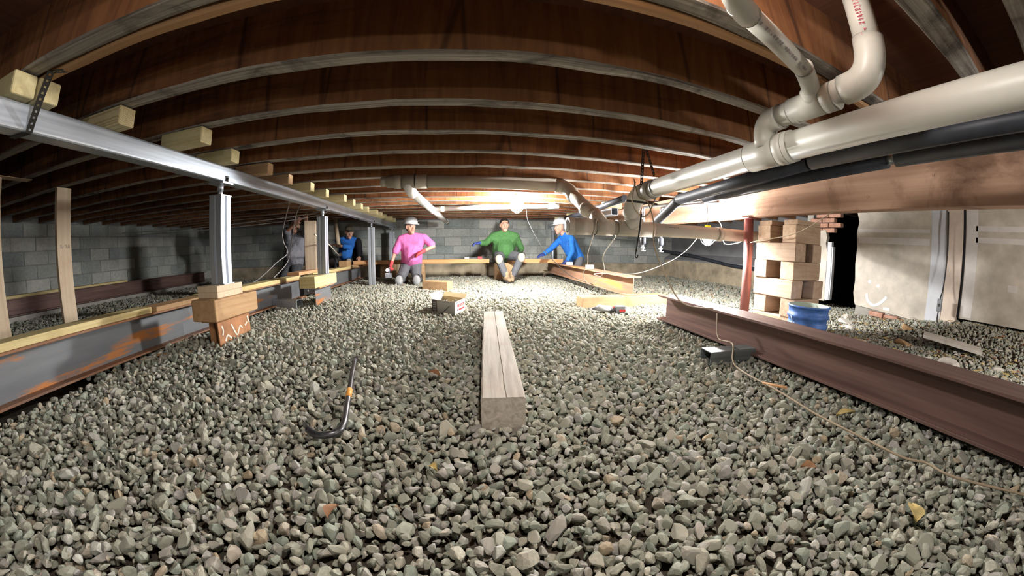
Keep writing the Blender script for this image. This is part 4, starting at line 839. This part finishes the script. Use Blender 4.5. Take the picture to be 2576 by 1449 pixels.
def blob(name, hulls, mat, parent, voxel=.011, smooth=6):
    """melt several hulls into one continuous surface"""
    bmx = bmesh.new()
    for h in hulls:
        b2 = bmesh.new(); hull(b2, h); me = bpy.data.meshes.new('tmp'); b2.to_mesh(me); b2.free(); bmx.from_mesh(me); bpy.data.meshes.remove(me)
    me = bpy.data.meshes.new(name); L = Vector(parent_loc(parent)); bmesh.ops.translate(bmx, verts=bmx.verts, vec=-L); bmx.to_mesh(me); bmx.free()
    o = bpy.data.objects.new(name, me); COL.objects.link(o); o.parent = parent
    m = o.modifiers.new('r', 'REMESH'); m.mode = 'VOXEL'; m.voxel_size = voxel; s = o.modifiers.new('s', 'SMOOTH'); s.factor = .5; s.iterations = smooth
    dg = bpy.context.evaluated_depsgraph_get(); me2 = bpy.data.meshes.new_from_object(o.evaluated_get(dg)); o.modifiers.clear(); o.data = me2; me2.name = name
    me2.materials.clear(); me2.materials.append(mat); me2.polygons.foreach_set('use_smooth', np.ones(len(me2.polygons), bool)); return o
V3 = Vector
def limb(a, b, ra, rb, g=0.0): return [(a, ra+g), (b, rb+g)]
def hand_hulls(w, tip, up, side, g=0.0, curl=.5, s=1.0):
    """palm, four unequal bent fingers and a thumb from the wrist w toward tip; side is the thumb's side"""
    w, d = V3(w), (V3(tip)-V3(w)).normalized(); up = V3(up); up = (up-d*up.dot(d)).normalized(); sd = V3(side); sd = (sd-d*sd.dot(d)-up*sd.dot(up)).normalized()
    pk = w+d*.085*s; hs = [[(w, .024*s+g), (w+d*.04*s+sd*.022*s, .018*s+g), (w+d*.04*s-sd*.022*s, .018*s+g), (pk+sd*.028*s, .013*s+g), (pk-sd*.028*s, .013*s+g)]]
    for k, L in enumerate((.070, .078, .072, .056)):
        b0 = pk+sd*(.028-.0187*k)*s; m = b0+(d*math.cos(curl*.6)-up*math.sin(curl*.6))*L*.5*s; e = m+(d*math.cos(curl*1.7)-up*math.sin(curl*1.7))*L*.5*s
        hs += [[(b0, .0095*s+g), (m, .0085*s+g)], [(m, .0085*s+g), (e, .007*s+g)]]
    t0 = w+d*.03*s+sd*.026*s; t1 = t0+(d*.6+sd*.75-up*.15).normalized()*.036*s; t2 = t1+(d*.9+sd*.25-up*.35).normalized()*.03*s
    hs += [[(t0, .013*s+g), (t1, .0105*s+g)], [(t1, .0105*s+g), (t2, .0085*s+g)]]
    return hs
def head_parts(t, c, face, skin, hair, s=1.13, tilt=0.0, beard=False):
    """returns hulls of the head for the body mesh and adds eyes, brows, lips, hair as parts"""
    c = V3(c); f = V3(face).normalized(); u = V3((0, 0, 1)); r = f.cross(u).normalized(); u = r.cross(f).normalized()
    def at(a, b, d): return c+(r*a+f*b+u*d)*s
    hs = [[(at(0, -.012, .03), (.076*s, .076*s, .09*s)), (at(0, .01, -.01), (.068*s, .068*s, .08*s))], [(at(0, .028, -.05), .05*s), (at(0, .055, -.088), .028*s), (at(0, .0, .0), .068*s)],
          [(at(0, .088, .012), .009*s), (at(0, .104, -.025), .012*s), (at(.014, .088, -.028), .009*s), (at(-.014, .088, -.028), .009*s)],
          [(at(.076, -.005, .015), .012*s), (at(.076, -.010, -.02), .009*s)], [(at(-.076, -.005, .015), .012*s), (at(-.076, -.010, -.02), .009*s)],
          [(at(.03, .072, .028), .012*s), (at(-.03, .072, .028), .012*s), (at(0, .076, .03), .012*s)], [(at(.018, .080, -.055), .009*s), (at(-.018, .080, -.055), .009*s)]]
    for q in (-1, 1):
        o = MB().ball(at(.031*q, .076, .008), .0105*s, WHITE_EYE, 10).ball(at(.031*q, .084, .008), .0055*s, EYE, 8).build('eye', t)
        MB().tube([at(.016*q, .087, .028), at(.032*q, .086, .033), at(.048*q, .074, .027)], .0042*s, hair, 6).build('eyebrow', t)
    MB().tube([at(-.024, .080, -.056), at(0, .091, -.053), at(.024, .080, -.056)], [.004*s, .007*s, .004*s], LIP, 8).build('mouth', t)
    return hs, at
def hair_cap(t, at, mat, s=1.12): return blob('hair', [[(at(0, -.022, .045), (.083*s, .083*s, .085*s)), (at(0, -.045, .0), (.074*s, .070*s, .07*s))]], mat, t, .01, 4)
def hard_hat(t, at, face, mat=HAT):
    c = at(0, -.008, .066); f = V3(face).normalized(); rz = math.atan2(f.y, f.x)-math.pi/2; R = rotm(rz)@rotm(0, -.10)
    h = MB().lathe([(.136, -.012), (.135, -.006), (.120, .0), (.119, .03), (.110, .062), (.088, .090), (.058, .107), (.027, .115), (.0001, .116)], c, mat, 32, True, R@Matrix.Diagonal((.99, 1.17, 1.0))).build('hard_hat', t); h['label'] = 'white hard hat'
    h.modifiers.new('s', 'SOLIDIFY').thickness = .004
    MB().tube([c+R@V3((0, -.125, .035)), c+R@V3((0, -.085, .085)), c+R@V3((0, 0, .117)), c+R@V3((0, .085, .085)), c+R@V3((0, .125, .035))], [.008, .012, .012, .012, .008], mat, 8).build('crown_ridge', h)
    pk = MB().lathe([(.0001, 0), (.07, 0), (.075, .006), (.07, .010), (.0001, .010)], c+R@V3((0, .125, -.016)), mat, 20, True, R@Matrix.Diagonal((1.35, .85, 1))).build('peak', h)
def boot(t, ankle, toe, mat, s=1.0):
    a, b = V3(ankle), V3(toe); d = (b-a); d.z = 0; d.normalize(); heel = a-d*.05*s; z = min(a.z, b.z)
    o = blob('boot', [[(a+V3((0, 0, .06)), .055*s), (V3((a.x, a.y, z+.03)), .05*s)], [(V3((heel.x, heel.y, z+.02)), .042*s), (V3((a.x, a.y, z+.045)), .048*s), (V3((b.x, b.y, z+.015)), .04*s)]], mat, t, .011, 3)
    dm = V3((a.x, a.y, z)); MB().tube([V3((heel.x, heel.y, z-.018)), V3((b.x, b.y, z-.018))], .040*s, DBOOT, 12).build('sole', o); return o
def person(name, label, base, J, skin, top, bottom, sleeves=1.0, top_name='shirt', belly=0.0, glove=None, pad=None, boots=BOOT, hem=.0, gloves=(True, True), face=(0, -1, 0), hair=HAIR, hat=None, k=1.0, hands_up=((0, 0, 1), (0, 0, 1)), thumb=((1, 0, 0), (-1, 0, 0)), curl=(.6, .6), feet=True, barehands=(False, False)):
    t = thing(name, base, label, 'person'); A = {q: V3(v) for q, v in J.items()}
    hd, at = head_parts(t, A['head'], face, skin, hair)
    sl, sr, pl, ch, nk = A['shL'], A['shR'], A['pelvis'], A['chest'], A['neck']
    ax = (sr-sl).normalized(); fw = V3(face); 
    wide = lambda c, w, d, g=0.0: [(c+ax*w, d+g), (c-ax*w, d+g)]
    waist = pl.lerp(ch, .45); bel = A.get('belly', waist)
    def torso(g): return [wide(pl, .075*k, .105*k, g)+wide(waist, .065*k, .10*k+belly*.5, g), wide(waist, .065*k, .10*k+belly*.5, g)+wide(ch, .085*k, .105*k, g), wide(ch, .085*k, .105*k, g)+[(sl, .062*k+g), (sr, .062*k+g), (nk, .052*k+g*.3)]]+([[(bel, .115*k+belly*.75+g)]+wide(ch, .06*k, .095*k, g)+wide(pl, .05*k, .10*k, g)] if belly else [])
    arms = lambda s, f, g: [limb(A['sh'+s], A['el'+s], .054*k, .043*k, g)] + ([limb(A['el'+s], A['el'+s].lerp(A['wr'+s], f), .041*k, .041*k-(.012*f)*k, g)] if f > 0 else [])
    hulls = list(hd)+[[(A['head']-V3((0, 0, .04))-V3(face)*.015, .05), (nk, .056)]]+torso(-.004)
    for i, s in enumerate('LR'):
        hulls += arms(s, 1.0, -.004)
        hulls += hand_hulls(A['wr'+s], A['ha'+s], hands_up[i], thumb[i], 0, curl[i])
        hulls += [limb(A['hi'+s], A['kn'+s], .080*k, .058*k, -.006), limb(A['kn'+s], A['an'+s], .055*k, .040*k, -.006), [(A['an'+s], .04), (A['an'+s].lerp(A['to'+s], .9), .03)]]
    blob('body', hulls, skin, t, .010, 4)
    sh = torso(.012); 
    for s in 'LR':
        if sleeves >= 1: sh += arms(s, (sleeves-1), .013)
        else: sh += [limb(A['sh'+s], A['sh'+s].lerp(A['el'+s], sleeves), .058*k, .056*k, .014)]
    sh += [[(pl+V3((0, 0, hem)), .115*k+belly*.3)]+wide(waist, .06, .1*k, .012)]
    so = blob(top_name, sh, top, t, .011, 5)
    pt = [wide(pl, .07*k, .115*k, .004)+[(pl+V3((0, 0, .05)), .1*k)]]
    for s in 'LR': pt += [[(pl.lerp(A['hi'+s], .6), .11*k), (A['hi'+s], .092*k), (A['kn'+s], .070*k)], limb(A['kn'+s], A['an'+s].lerp(A['kn'+s], .12), .066*k, .056*k)]
    blob('trousers', pt, bottom, t, .011, 4)
    for i, s in enumerate('LR'):
        if glove and gloves[i]: blob('glove', hand_hulls(A['wr'+s], A['ha'+s], hands_up[i], thumb[i], .006, curl[i])+[[(A['wr'+s], .034), (A['wr'+s].lerp(A['el'+s], .18), .036)]], glove, t, .007, 2)
        if pad:
            kn = A['kn'+s]; d = V3(A.get('padout', (0, -1, 0))).normalized(); 
            p = blob('knee_pad', [[(kn+d*.035, (.072, .055, .088)), (kn+d*.055-V3((0, 0, .02)), (.062, .042, .07))]], pad, t, .01, 3)
            MB().ring(kn-V3((0, .008, -.03)), kn+V3((0, .008, .03)), .078, .074, DBOOT, 20).build('strap', p)
        if feet: boot(t, A['an'+s], A['to'+s], boots)
    if hat == 'hard': hard_hat(t, at, face); hair_cap(t, lambda a, b, c: at(a*.94, b*.94, c*.85-.004), hair, 1.04)
    elif hat == 'cap':
        c = blob('cap', [[(at(0, -.015, .070), (.097, .097, .062)), (at(0, -.01, .045), (.098, .098, .03))]], CAP, t, .01, 4); fx = V3(face).normalized(); rr = fx.cross(V3((0, 0, 1))).normalized()
        blob('cap_peak', [[(at(.045, .075, .052), .010), (at(-.045, .075, .052), .010), (at(.035, .15, .035), .007), (at(-.035, .15, .035), .007)]], CAP, t, .006, 2); hair_cap(t, lambda a, b, c: at(a, b, c-.02), hair, 1.08)
    else: hair_cap(t, at, hair)
    return t, at, so
# kneeling worker in pink
pA, at, so = person('person', 'kneeling person in a pink T-shirt, white hard hat and grey trousers', (-.93, 5.9, 0),
    dict(head=(-.915, 5.86, 1.0), neck=(-.92, 5.90, .865), shL=(-1.10, 5.92, .80), shR=(-.68, 5.88, .81), chest=(-.90, 5.92, .70), pelvis=(-.93, 5.99, .36), belly=(-.90, 5.88, .50),
         elL=(-1.215, 5.90, .545), wrL=(-1.26, 5.80, .36), haL=(-1.27, 5.74, .29), elR=(-.515, 5.80, .665), wrR=(-.69, 5.66, .575), haR=(-.80, 5.62, .525),
         hiL=(-1.03, 5.98, .35), hiR=(-.83, 5.98, .35), knL=(-1.10, 5.70, .095), knR=(-.80, 5.70, .095), anL=(-1.07, 6.10, .075), anR=(-.80, 6.10, .075), toL=(-1.07, 6.26, .05), toR=(-.80, 6.26, .05)),
    SK, PINK, PANTS, .80, 'pink_shirt', .035, REDG, PAD, DBOOT, -.05, face=(.62, -.78, 0), hat='hard', hands_up=((-1, 0, 0), (0, -.3, 1)), thumb=((0, -1, 0), (0, 0, 1)), curl=(1.2, .5))
def chest_print(garment, parent, p, right, rows, n, size, mat, name, lab, seed):
    """small printed mark laid onto the cloth, each letter set on the surface"""
    L = parent_loc(parent); mb = MB(); rq = random.Random(seed); out = (V3((0, 0, .63))-V3(p)).normalized(); right = V3(right).normalized(); up = V3((0, 0, 1))
    for r_ in range(rows):
        for k in range(n):
            q = V3(p)+right*(k*size*1.4)-up*(r_*size*1.7); hit, loc, nrm, _ = garment.ray_cast(q+out*.6-L, -out)
            if not hit: continue
            c = loc+L+nrm*.002
            for u0, v0, u1, v1 in rq.choice([[(0, 0, 0, 1), (0, 1, .7, 1)], [(0, 0, 0, 1), (.7, 0, .7, 1), (0, .5, .7, .5)], [(0, 0, .35, 1), (.35, 1, .7, 0)], [(0, 0, .7, 0), (0, 0, 0, 1)]]): mb.bar(c+right*(u0*size)+up*(v0*size), c+right*(u1*size)+up*(v1*size), .0015, size*.24, mat, out)
    if mb.v: tag(mb.build(name, garment), lab, kind='stuff')
chest_print(so, pA, (-.87, 5.8, .735), (1, .05, 0), 3, 6, .013, M['ink_dark'], 'chest_print', 'small dark print on the shirt', 12)
# hand lamp he holds
t = thing('hand_lamp', (-1.30, 5.70, .2), 'small lit hand lamp held beside the kneeling pink shirt', 'lamp')
MB().tube([(-1.275, 5.72, .32), (-1.285, 5.70, .22)], .020, M['grey_plastic'], 12).build('grip', t); MB().tube([(-1.285, 5.70, .27), (-1.30, 5.66, .275)], [.02, .028], M['light_plastic'], 14).build('lens_ring', t)
MB().ball((-1.302, 5.655, .275), .022, emit('hand_lamp_glow', (1, .93, .88), 60), 10).build('bulb', t); MB().box((-1.34, 5.66, .14), (-1.24, 5.75, .22), M['grey_plastic']).build('battery', t, bevel=.006)
# big worker in green sitting on the planks
person('person', 'person in a green sweatshirt sitting on the planks with tan knee pads', (.78, 6.4, 0),
    dict(head=(.775, 6.30, 1.055), neck=(.78, 6.36, .93), shL=(.57, 6.38, .85), shR=(1.0, 6.38, .85), chest=(.785, 6.40, .74), pelvis=(.78, 6.50, .52), belly=(.79, 6.33, .60),
         elL=(.415, 6.28, .72), wrL=(.30, 6.14, .72), haL=(.20, 6.10, .715), elR=(1.13, 6.46, .62), wrR=(1.10, 6.64, .50), haR=(1.08, 6.70, .45),
         hiL=(.68, 6.42, .50), hiR=(.89, 6.42, .50), knL=(.635, 5.97, .43), knR=(1.045, 5.99, .46), anL=(.76, 5.90, .11), anR=(.885, 6.02, .11), toL=(.80, 5.76, .05), toR=(.86, 5.86, .05)),
    SK, GREEN, PANTS, 1.85, 'green_sweatshirt', .06, BLUEG, TANPAD, BOOT, -.02, face=(.08, -1, .05), hat=None, k=1.12, hands_up=((0, 0, 1), (0, 0, 1)), thumb=((0, -1, 0), (-1, 0, 0)))
# older worker in blue leaning over the right beam
pC, atC, soC = person('person', 'person in a blue sweatshirt and white hard hat leaning over the orange I-beam', (2.2, 6.3, 0),
    dict(head=(1.845, 6.25, 1.035), neck=(1.93, 6.28, .90), shL=(1.92, 6.42, .82), shR=(2.03, 6.14, .82), chest=(2.04, 6.30, .73), pelvis=(2.22, 6.34, .44), belly=(2.10, 6.28, .58),
         elL=(1.68, 6.30, .62), wrL=(1.51, 6.16, .52), haL=(1.41, 6.12, .49), elR=(2.02, 6.02, .57), wrR=(1.915, 5.98, .405), haR=(1.85, 5.97, .365),
         hiL=(2.20, 6.46, .42), hiR=(2.24, 6.22, .42), knL=(2.12, 6.46, .09), knR=(2.16, 6.16, .09), anL=(2.52, 6.46, .08), anR=(2.55, 6.18, .08), toL=(2.68, 6.46, .04), toR=(2.70, 6.18, .04)),
    SK2, BLUE, PANTS, 1.95, 'blue_sweatshirt', .02, BLUEG, None, DBOOT, -.03, face=(-1, -.25, -.06), hair=GREYHAIR, hat='hard', hands_up=((0, 0, 1), (0, 0, 1)), thumb=((0, -1, 0), (0, 1, 0)), curl=(.3, .9))
chest_print(soC, pC, (1.96, 6.15, .74), (1, .2, 0), 3, 3, .016, M['white_chalk'], 'chest_print', 'small white print on the sweatshirt', 5)
# crouching worker in the blue and black jacket behind the left beam
pD, atD, soD = person('person', 'crouching person in a blue and black jacket and cap behind the left I-beam', (-2.5, 6.9, 0),
    dict(head=(-2.33, 6.72, .985), neck=(-2.38, 6.80, .87), shL=(-2.60, 6.80, .82), shR=(-2.18, 6.82, .80), chest=(-2.41, 6.86, .70), pelvis=(-2.52, 7.0, .40), belly=(-2.43, 6.82, .55),
         elL=(-2.27, 6.56, .685), wrL=(-2.50, 6.46, .725), haL=(-2.60, 6.45, .75), elR=(-2.10, 6.72, .60), wrR=(-2.10, 6.64, .49), haR=(-2.08, 6.57, .452),
         hiL=(-2.62, 6.98, .38), hiR=(-2.42, 6.98, .38), knL=(-2.66, 6.60, .40), knR=(-2.30, 6.60, .38), anL=(-2.62, 6.75, .07), anR=(-2.36, 6.80, .07), toL=(-2.60, 6.60, .05), toR=(-2.34, 6.62, .05)),
    SK2, ROYAL, DPANTS, 1.45, 'blue_jacket', .03, BLUEG, PAD, DBOOT, -.04, gloves=(False, False), face=(.55, -.80, -.22), hat='cap', hands_up=((0, 0, 1), (0, 0, 1)), thumb=((0, -1, 0), (-1, 0, 0)), curl=(.8, .4))
blob('black_jacket_side', [[(V3((-2.22, 6.84, .80)), .085), (V3((-2.26, 6.90, .60)), .12), (V3((-2.34, 6.98, .44)), .11)], [(V3((-2.17, 6.81, .80)), .076), (V3((-2.105, 6.70, .57)), .066)], [(V3((-2.105, 6.70, .57)), .064), (V3((-2.10, 6.655, .51)), .05)]], BLACKC, pD, .011, 4)
t = thing('cordless_drill', (-2.42, 6.34, .336), 'cordless drill standing before the crouching worker in the blue jacket', 'power tool')
MB().tube([(-2.44, 6.36, .52), (-2.41, 6.34, .38)], .022, M['grey_plastic'], 12).build('grip', t); MB().tube([(-2.50, 6.38, .53), (-2.38, 6.35, .55)], [.03, .034], M['light_plastic'], 14).build('motor_housing', t); MB().box((-2.46, 6.29, .336), (-2.36, 6.39, .385), M['grey_plastic']).build('battery', t, bevel=.005)
cord([(-1.72, 3.72, .82), (-1.95, 4.7, .72), (-2.25, 5.8, .58), (-2.42, 6.33, .55)], .008, 'cord_white', 'white cord running to the drill of the crouching worker')
# worker reaching up, mostly hidden behind the wooden post
person('person', 'person in a grey sweatshirt half hidden behind the square wooden post', (-2.75, 5.4, 0),
    dict(head=(-2.850, 5.36, 1.05), neck=(-2.890, 5.42, .93), shL=(-3.050, 5.46, .88), shR=(-2.710, 5.46, .90), chest=(-2.890, 5.46, .76), pelvis=(-2.970, 5.50, .42), belly=(-2.930, 5.40, .58),
         elL=(-2.910, 5.22, .98), wrL=(-2.690, 5.10, 1.09), haL=(-2.610, 5.06, 1.14), elR=(-2.570, 5.26, .98), wrR=(-2.490, 5.08, 1.10), haR=(-2.470, 5.02, 1.16),
         hiL=(-3.060, 5.48, .40), hiR=(-2.870, 5.48, .40), knL=(-3.110, 5.24, .09), knR=(-2.830, 5.24, .09), anL=(-3.090, 5.66, .08), anR=(-2.850, 5.66, .08), toL=(-3.090, 5.82, .05), toR=(-2.850, 5.82, .05)),
    SK2, GREYS, DPANTS, .9, 'grey_sweatshirt', .03, None, None, DBOOT, -.05, face=(.55, -.8, .15), hat=None, hands_up=((0, -1, 0), (0, -1, 0)), thumb=((1, 0, 0), (-1, 0, 0)), curl=(.9, .9))
# ================================================================== GRAVEL: crushed stone over the whole floor
def stone_proto(seed, sub):
    r = random.Random(seed); bmx = bmesh.new(); bmesh.ops.create_icosphere(bmx, subdivisions=sub, radius=1)
    for k in range(9 if sub > 1 else 5):
        n = Vector((r.gauss(0, 1), r.gauss(0, 1), r.gauss(0, 1))).normalized(); d = r.uniform(.45, .85)
        for v in bmx.verts:
            e = v.co.dot(n)-d
            if e > 0: v.co -= n*e
    sx, sy, sz = r.uniform(.85, 1.35), r.uniform(.7, 1.0), r.uniform(.45, .85)
    for v in bmx.verts: v.co = Vector((v.co.x*sx, v.co.y*sy, v.co.z*sz))
    me = bpy.data.meshes.new('gravel_stone'); bmx.to_mesh(me); bmx.free(); return me
near_p = [stone_proto(k, 2) for k in range(22)]; far_p = [stone_proto(100+k, 1) for k in range(14)]
def arrays(me):
    v = np.empty(len(me.vertices)*3); me.vertices.foreach_get('co', v); f = np.empty(len(me.polygons)*3, int); me.polygons.foreach_get('vertices', f)
    return v.reshape(-1, 3), f.reshape(-1, 3)
NP = [arrays(m) for m in near_p]; FP = [arrays(m) for m in far_p]
KEEP_OUT = []
def scatter(x0, x1, y0, y1, cell, size, zoff):
    nx, ny = int((x1-x0)/cell), int((y1-y0)/cell)
    gx, gy = np.meshgrid(np.arange(nx), np.arange(ny)); p = np.stack([gx.ravel(), gy.ravel()], 1)*cell+[x0, y0]+RNG.uniform(0, cell, (nx*ny, 2))
    s = size*RNG.lognormal(0, .28, len(p)); z = zoff+RNG.uniform(-.004, .006, len(p))
    ok = np.ones(len(p), bool)
    for a, b, c, d in KEEP_OUT: ok &= ~((p[:, 0] > a) & (p[:, 0] < b) & (p[:, 1] > c) & (p[:, 1] < d))
    return np.c_[p, z, s][ok]
sets = []
sets.append((scatter(-2.05, 2.0, -.25, 2.3, .024, .0135, -.010), True)); sets.append((scatter(-2.05, 2.0, -.25, 2.3, .033, .0165, .010), True))
sets.append((scatter(-2.05, 2.3, 2.3, 4.6, .027, .0155, .002), False)); sets.append((scatter(-2.05, 2.3, 2.3, 4.6, .05, .018, .012), False))
sets.append((scatter(-2.1, 2.6, 4.6, 7.3, .036, .019, .004), False))
sets.append((scatter(-6.3, -2.05, 1.2, 7.4, .046, .022, .004), False))
sets.append((scatter(2.0, 5.2, -.3, 3.0, .034, .016, .002), False)); sets.append((scatter(2.3, 5.25, 3.0, 7.7, .05, .022, .002), False))
def rots(n):
    q = RNG.normal(size=(n, 4)); q /= np.linalg.norm(q, axis=1)[:, None]; w, x, y, z = q.T
    return np.stack([np.stack([1-2*(y*y+z*z), 2*(x*y-z*w), 2*(x*z+y*w)], -1), np.stack([2*(x*y+z*w), 1-2*(x*x+z*z), 2*(y*z-x*w)], -1), np.stack([2*(x*z-y*w), 2*(y*z+x*w), 1-2*(x*x+y*y)], -1)], -2)
V = []; Fc = []; T = []; off = 0; singles = []
Cw = np.array(_W)
for pts, near in sets:
    pts[:, 2] += np.array([ground(a, b) for a, b in pts[:, :2]])
    ids = RNG.integers(0, len(NP if near else FP), len(pts)); R = rots(len(pts)); tone = RNG.random(len(pts))
    tone[RNG.random(len(pts)) > .93] *= .5
    pick = np.zeros(len(pts), bool)
    if near and pts[:, 2].mean() > .006:                       # the 300 stones that show largest: nearest of the top layer in view
        d = pts[:, :3]-[0, 0, .63]; D = np.linalg.norm(d, axis=1); c = (d/D[:, None]) @ Cw
        th = np.arccos(np.clip(c[:, 1], -1, 1)); r = th/1.09; k = np.hypot(c[:, 0], c[:, 2]); px = 1288+1000*r*c[:, 0]/k; py = 724-1000*r*c[:, 2]/k
        vis = (px > 25) & (px < 2550) & (py < 1425); big = np.where(vis, pts[:, 3]/D, 0); pick[np.argsort(-big)[:300]] = True
    for j in np.where(pick)[0]: singles.append((ids[j], pts[j], R[j], tone[j]))
    for k, (pv, pf) in enumerate(NP if near else FP):
        sel = (ids == k) & ~pick; n = sel.sum()
        if not n: continue
        vv = np.einsum('nij,vj->nvi', R[sel], pv)*pts[sel, 3][:, None, None]+pts[sel, :3][:, None, :]
        V.append(vv.reshape(-1, 3)); Fc.append((pf[None]+(np.arange(n)*len(pv))[:, None, None]).reshape(-1, 3)+off); T.append(np.repeat(tone[sel], len(pv))); off += n*len(pv)
V = np.concatenate(V); Fc = np.concatenate(Fc); T = np.concatenate(T)
gm = bpy.data.meshes.new('gravel'); gm.vertices.add(len(V)); gm.vertices.foreach_set('co', V.ravel().astype(np.float32))
gm.loops.add(len(Fc)*3); gm.loops.foreach_set('vertex_index', Fc.ravel().astype(np.int32)); gm.polygons.add(len(Fc)); gm.polygons.foreach_set('loop_start', (np.arange(len(Fc))*3).astype(np.int32))
gm.polygons.foreach_set('use_smooth', np.zeros(len(Fc), bool)); at = gm.attributes.new('tone', 'FLOAT', 'POINT'); at.data.foreach_set('value', T.astype(np.float32)); gm.update(calc_edges=True); gm.materials.append(M['stone'])
go = bpy.data.objects.new('gravel', gm); COL.objects.link(go); go.parent = floor; tag(go, 'grey-green crushed stone gravel covering the floor', kind='stuff')
var = {}
for i, p, R, t in singles:
    key = (int(i), int(t*6))
    if key not in var:
        me = near_p[i].copy(); me.name = 'gravel_stone'; a = me.attributes.new('tone', 'FLOAT', 'POINT'); a.data.foreach_set('value', np.full(len(me.vertices), t, np.float32)); me.materials.append(M['stone']); var[key] = me
    o = linkmesh(var[key], 'gravel_stone', p[:3], floor, Matrix(R.tolist()).to_euler(), (p[3],)*3)
# leaf litter and splinters on the soil beyond the right beam: far too many to count, one mesh
lv, lf, lm = [], [], []
rr = random.Random(21)
for k in range(1500):
    if k < 900: x, y = rr.uniform(1.9, 4.6), rr.uniform(-.3, 2.2)
    else: x, y = rr.uniform(2.0, 5.2), rr.uniform(2.8, 7.3)
    L = rr.uniform(.015, .045); w = L*rr.uniform(.2, .6); a = rr.uniform(0, 6.3); z = ground(x, y)+rr.uniform(.012, .03); c, s_ = math.cos(a), math.sin(a); i0 = len(lv)
    for u, v in ((-L, 0), (0, -w), (L, 0), (0, w)): lv.append((x+u*c-v*s_, y+u*s_+v*c, z+rr.uniform(-.006, .008)))
    lf.append((i0, i0+1, i0+2, i0+3)); lm.append(rr.choice((0, 0, 1, 2)))
me = bpy.data.meshes.new('leaf_litter'); me.from_pydata(lv, [], lf)
for q in ('leaf', 'brown_leaf', 'debris'): me.materials.append(M[q])
me.polygons.foreach_set('material_index', lm); lo = bpy.data.objects.new('leaf_litter', me); COL.objects.link(lo); lo.parent = floor; tag(lo, 'dry leaves and chips scattered beyond the right I-beam', kind='stuff')
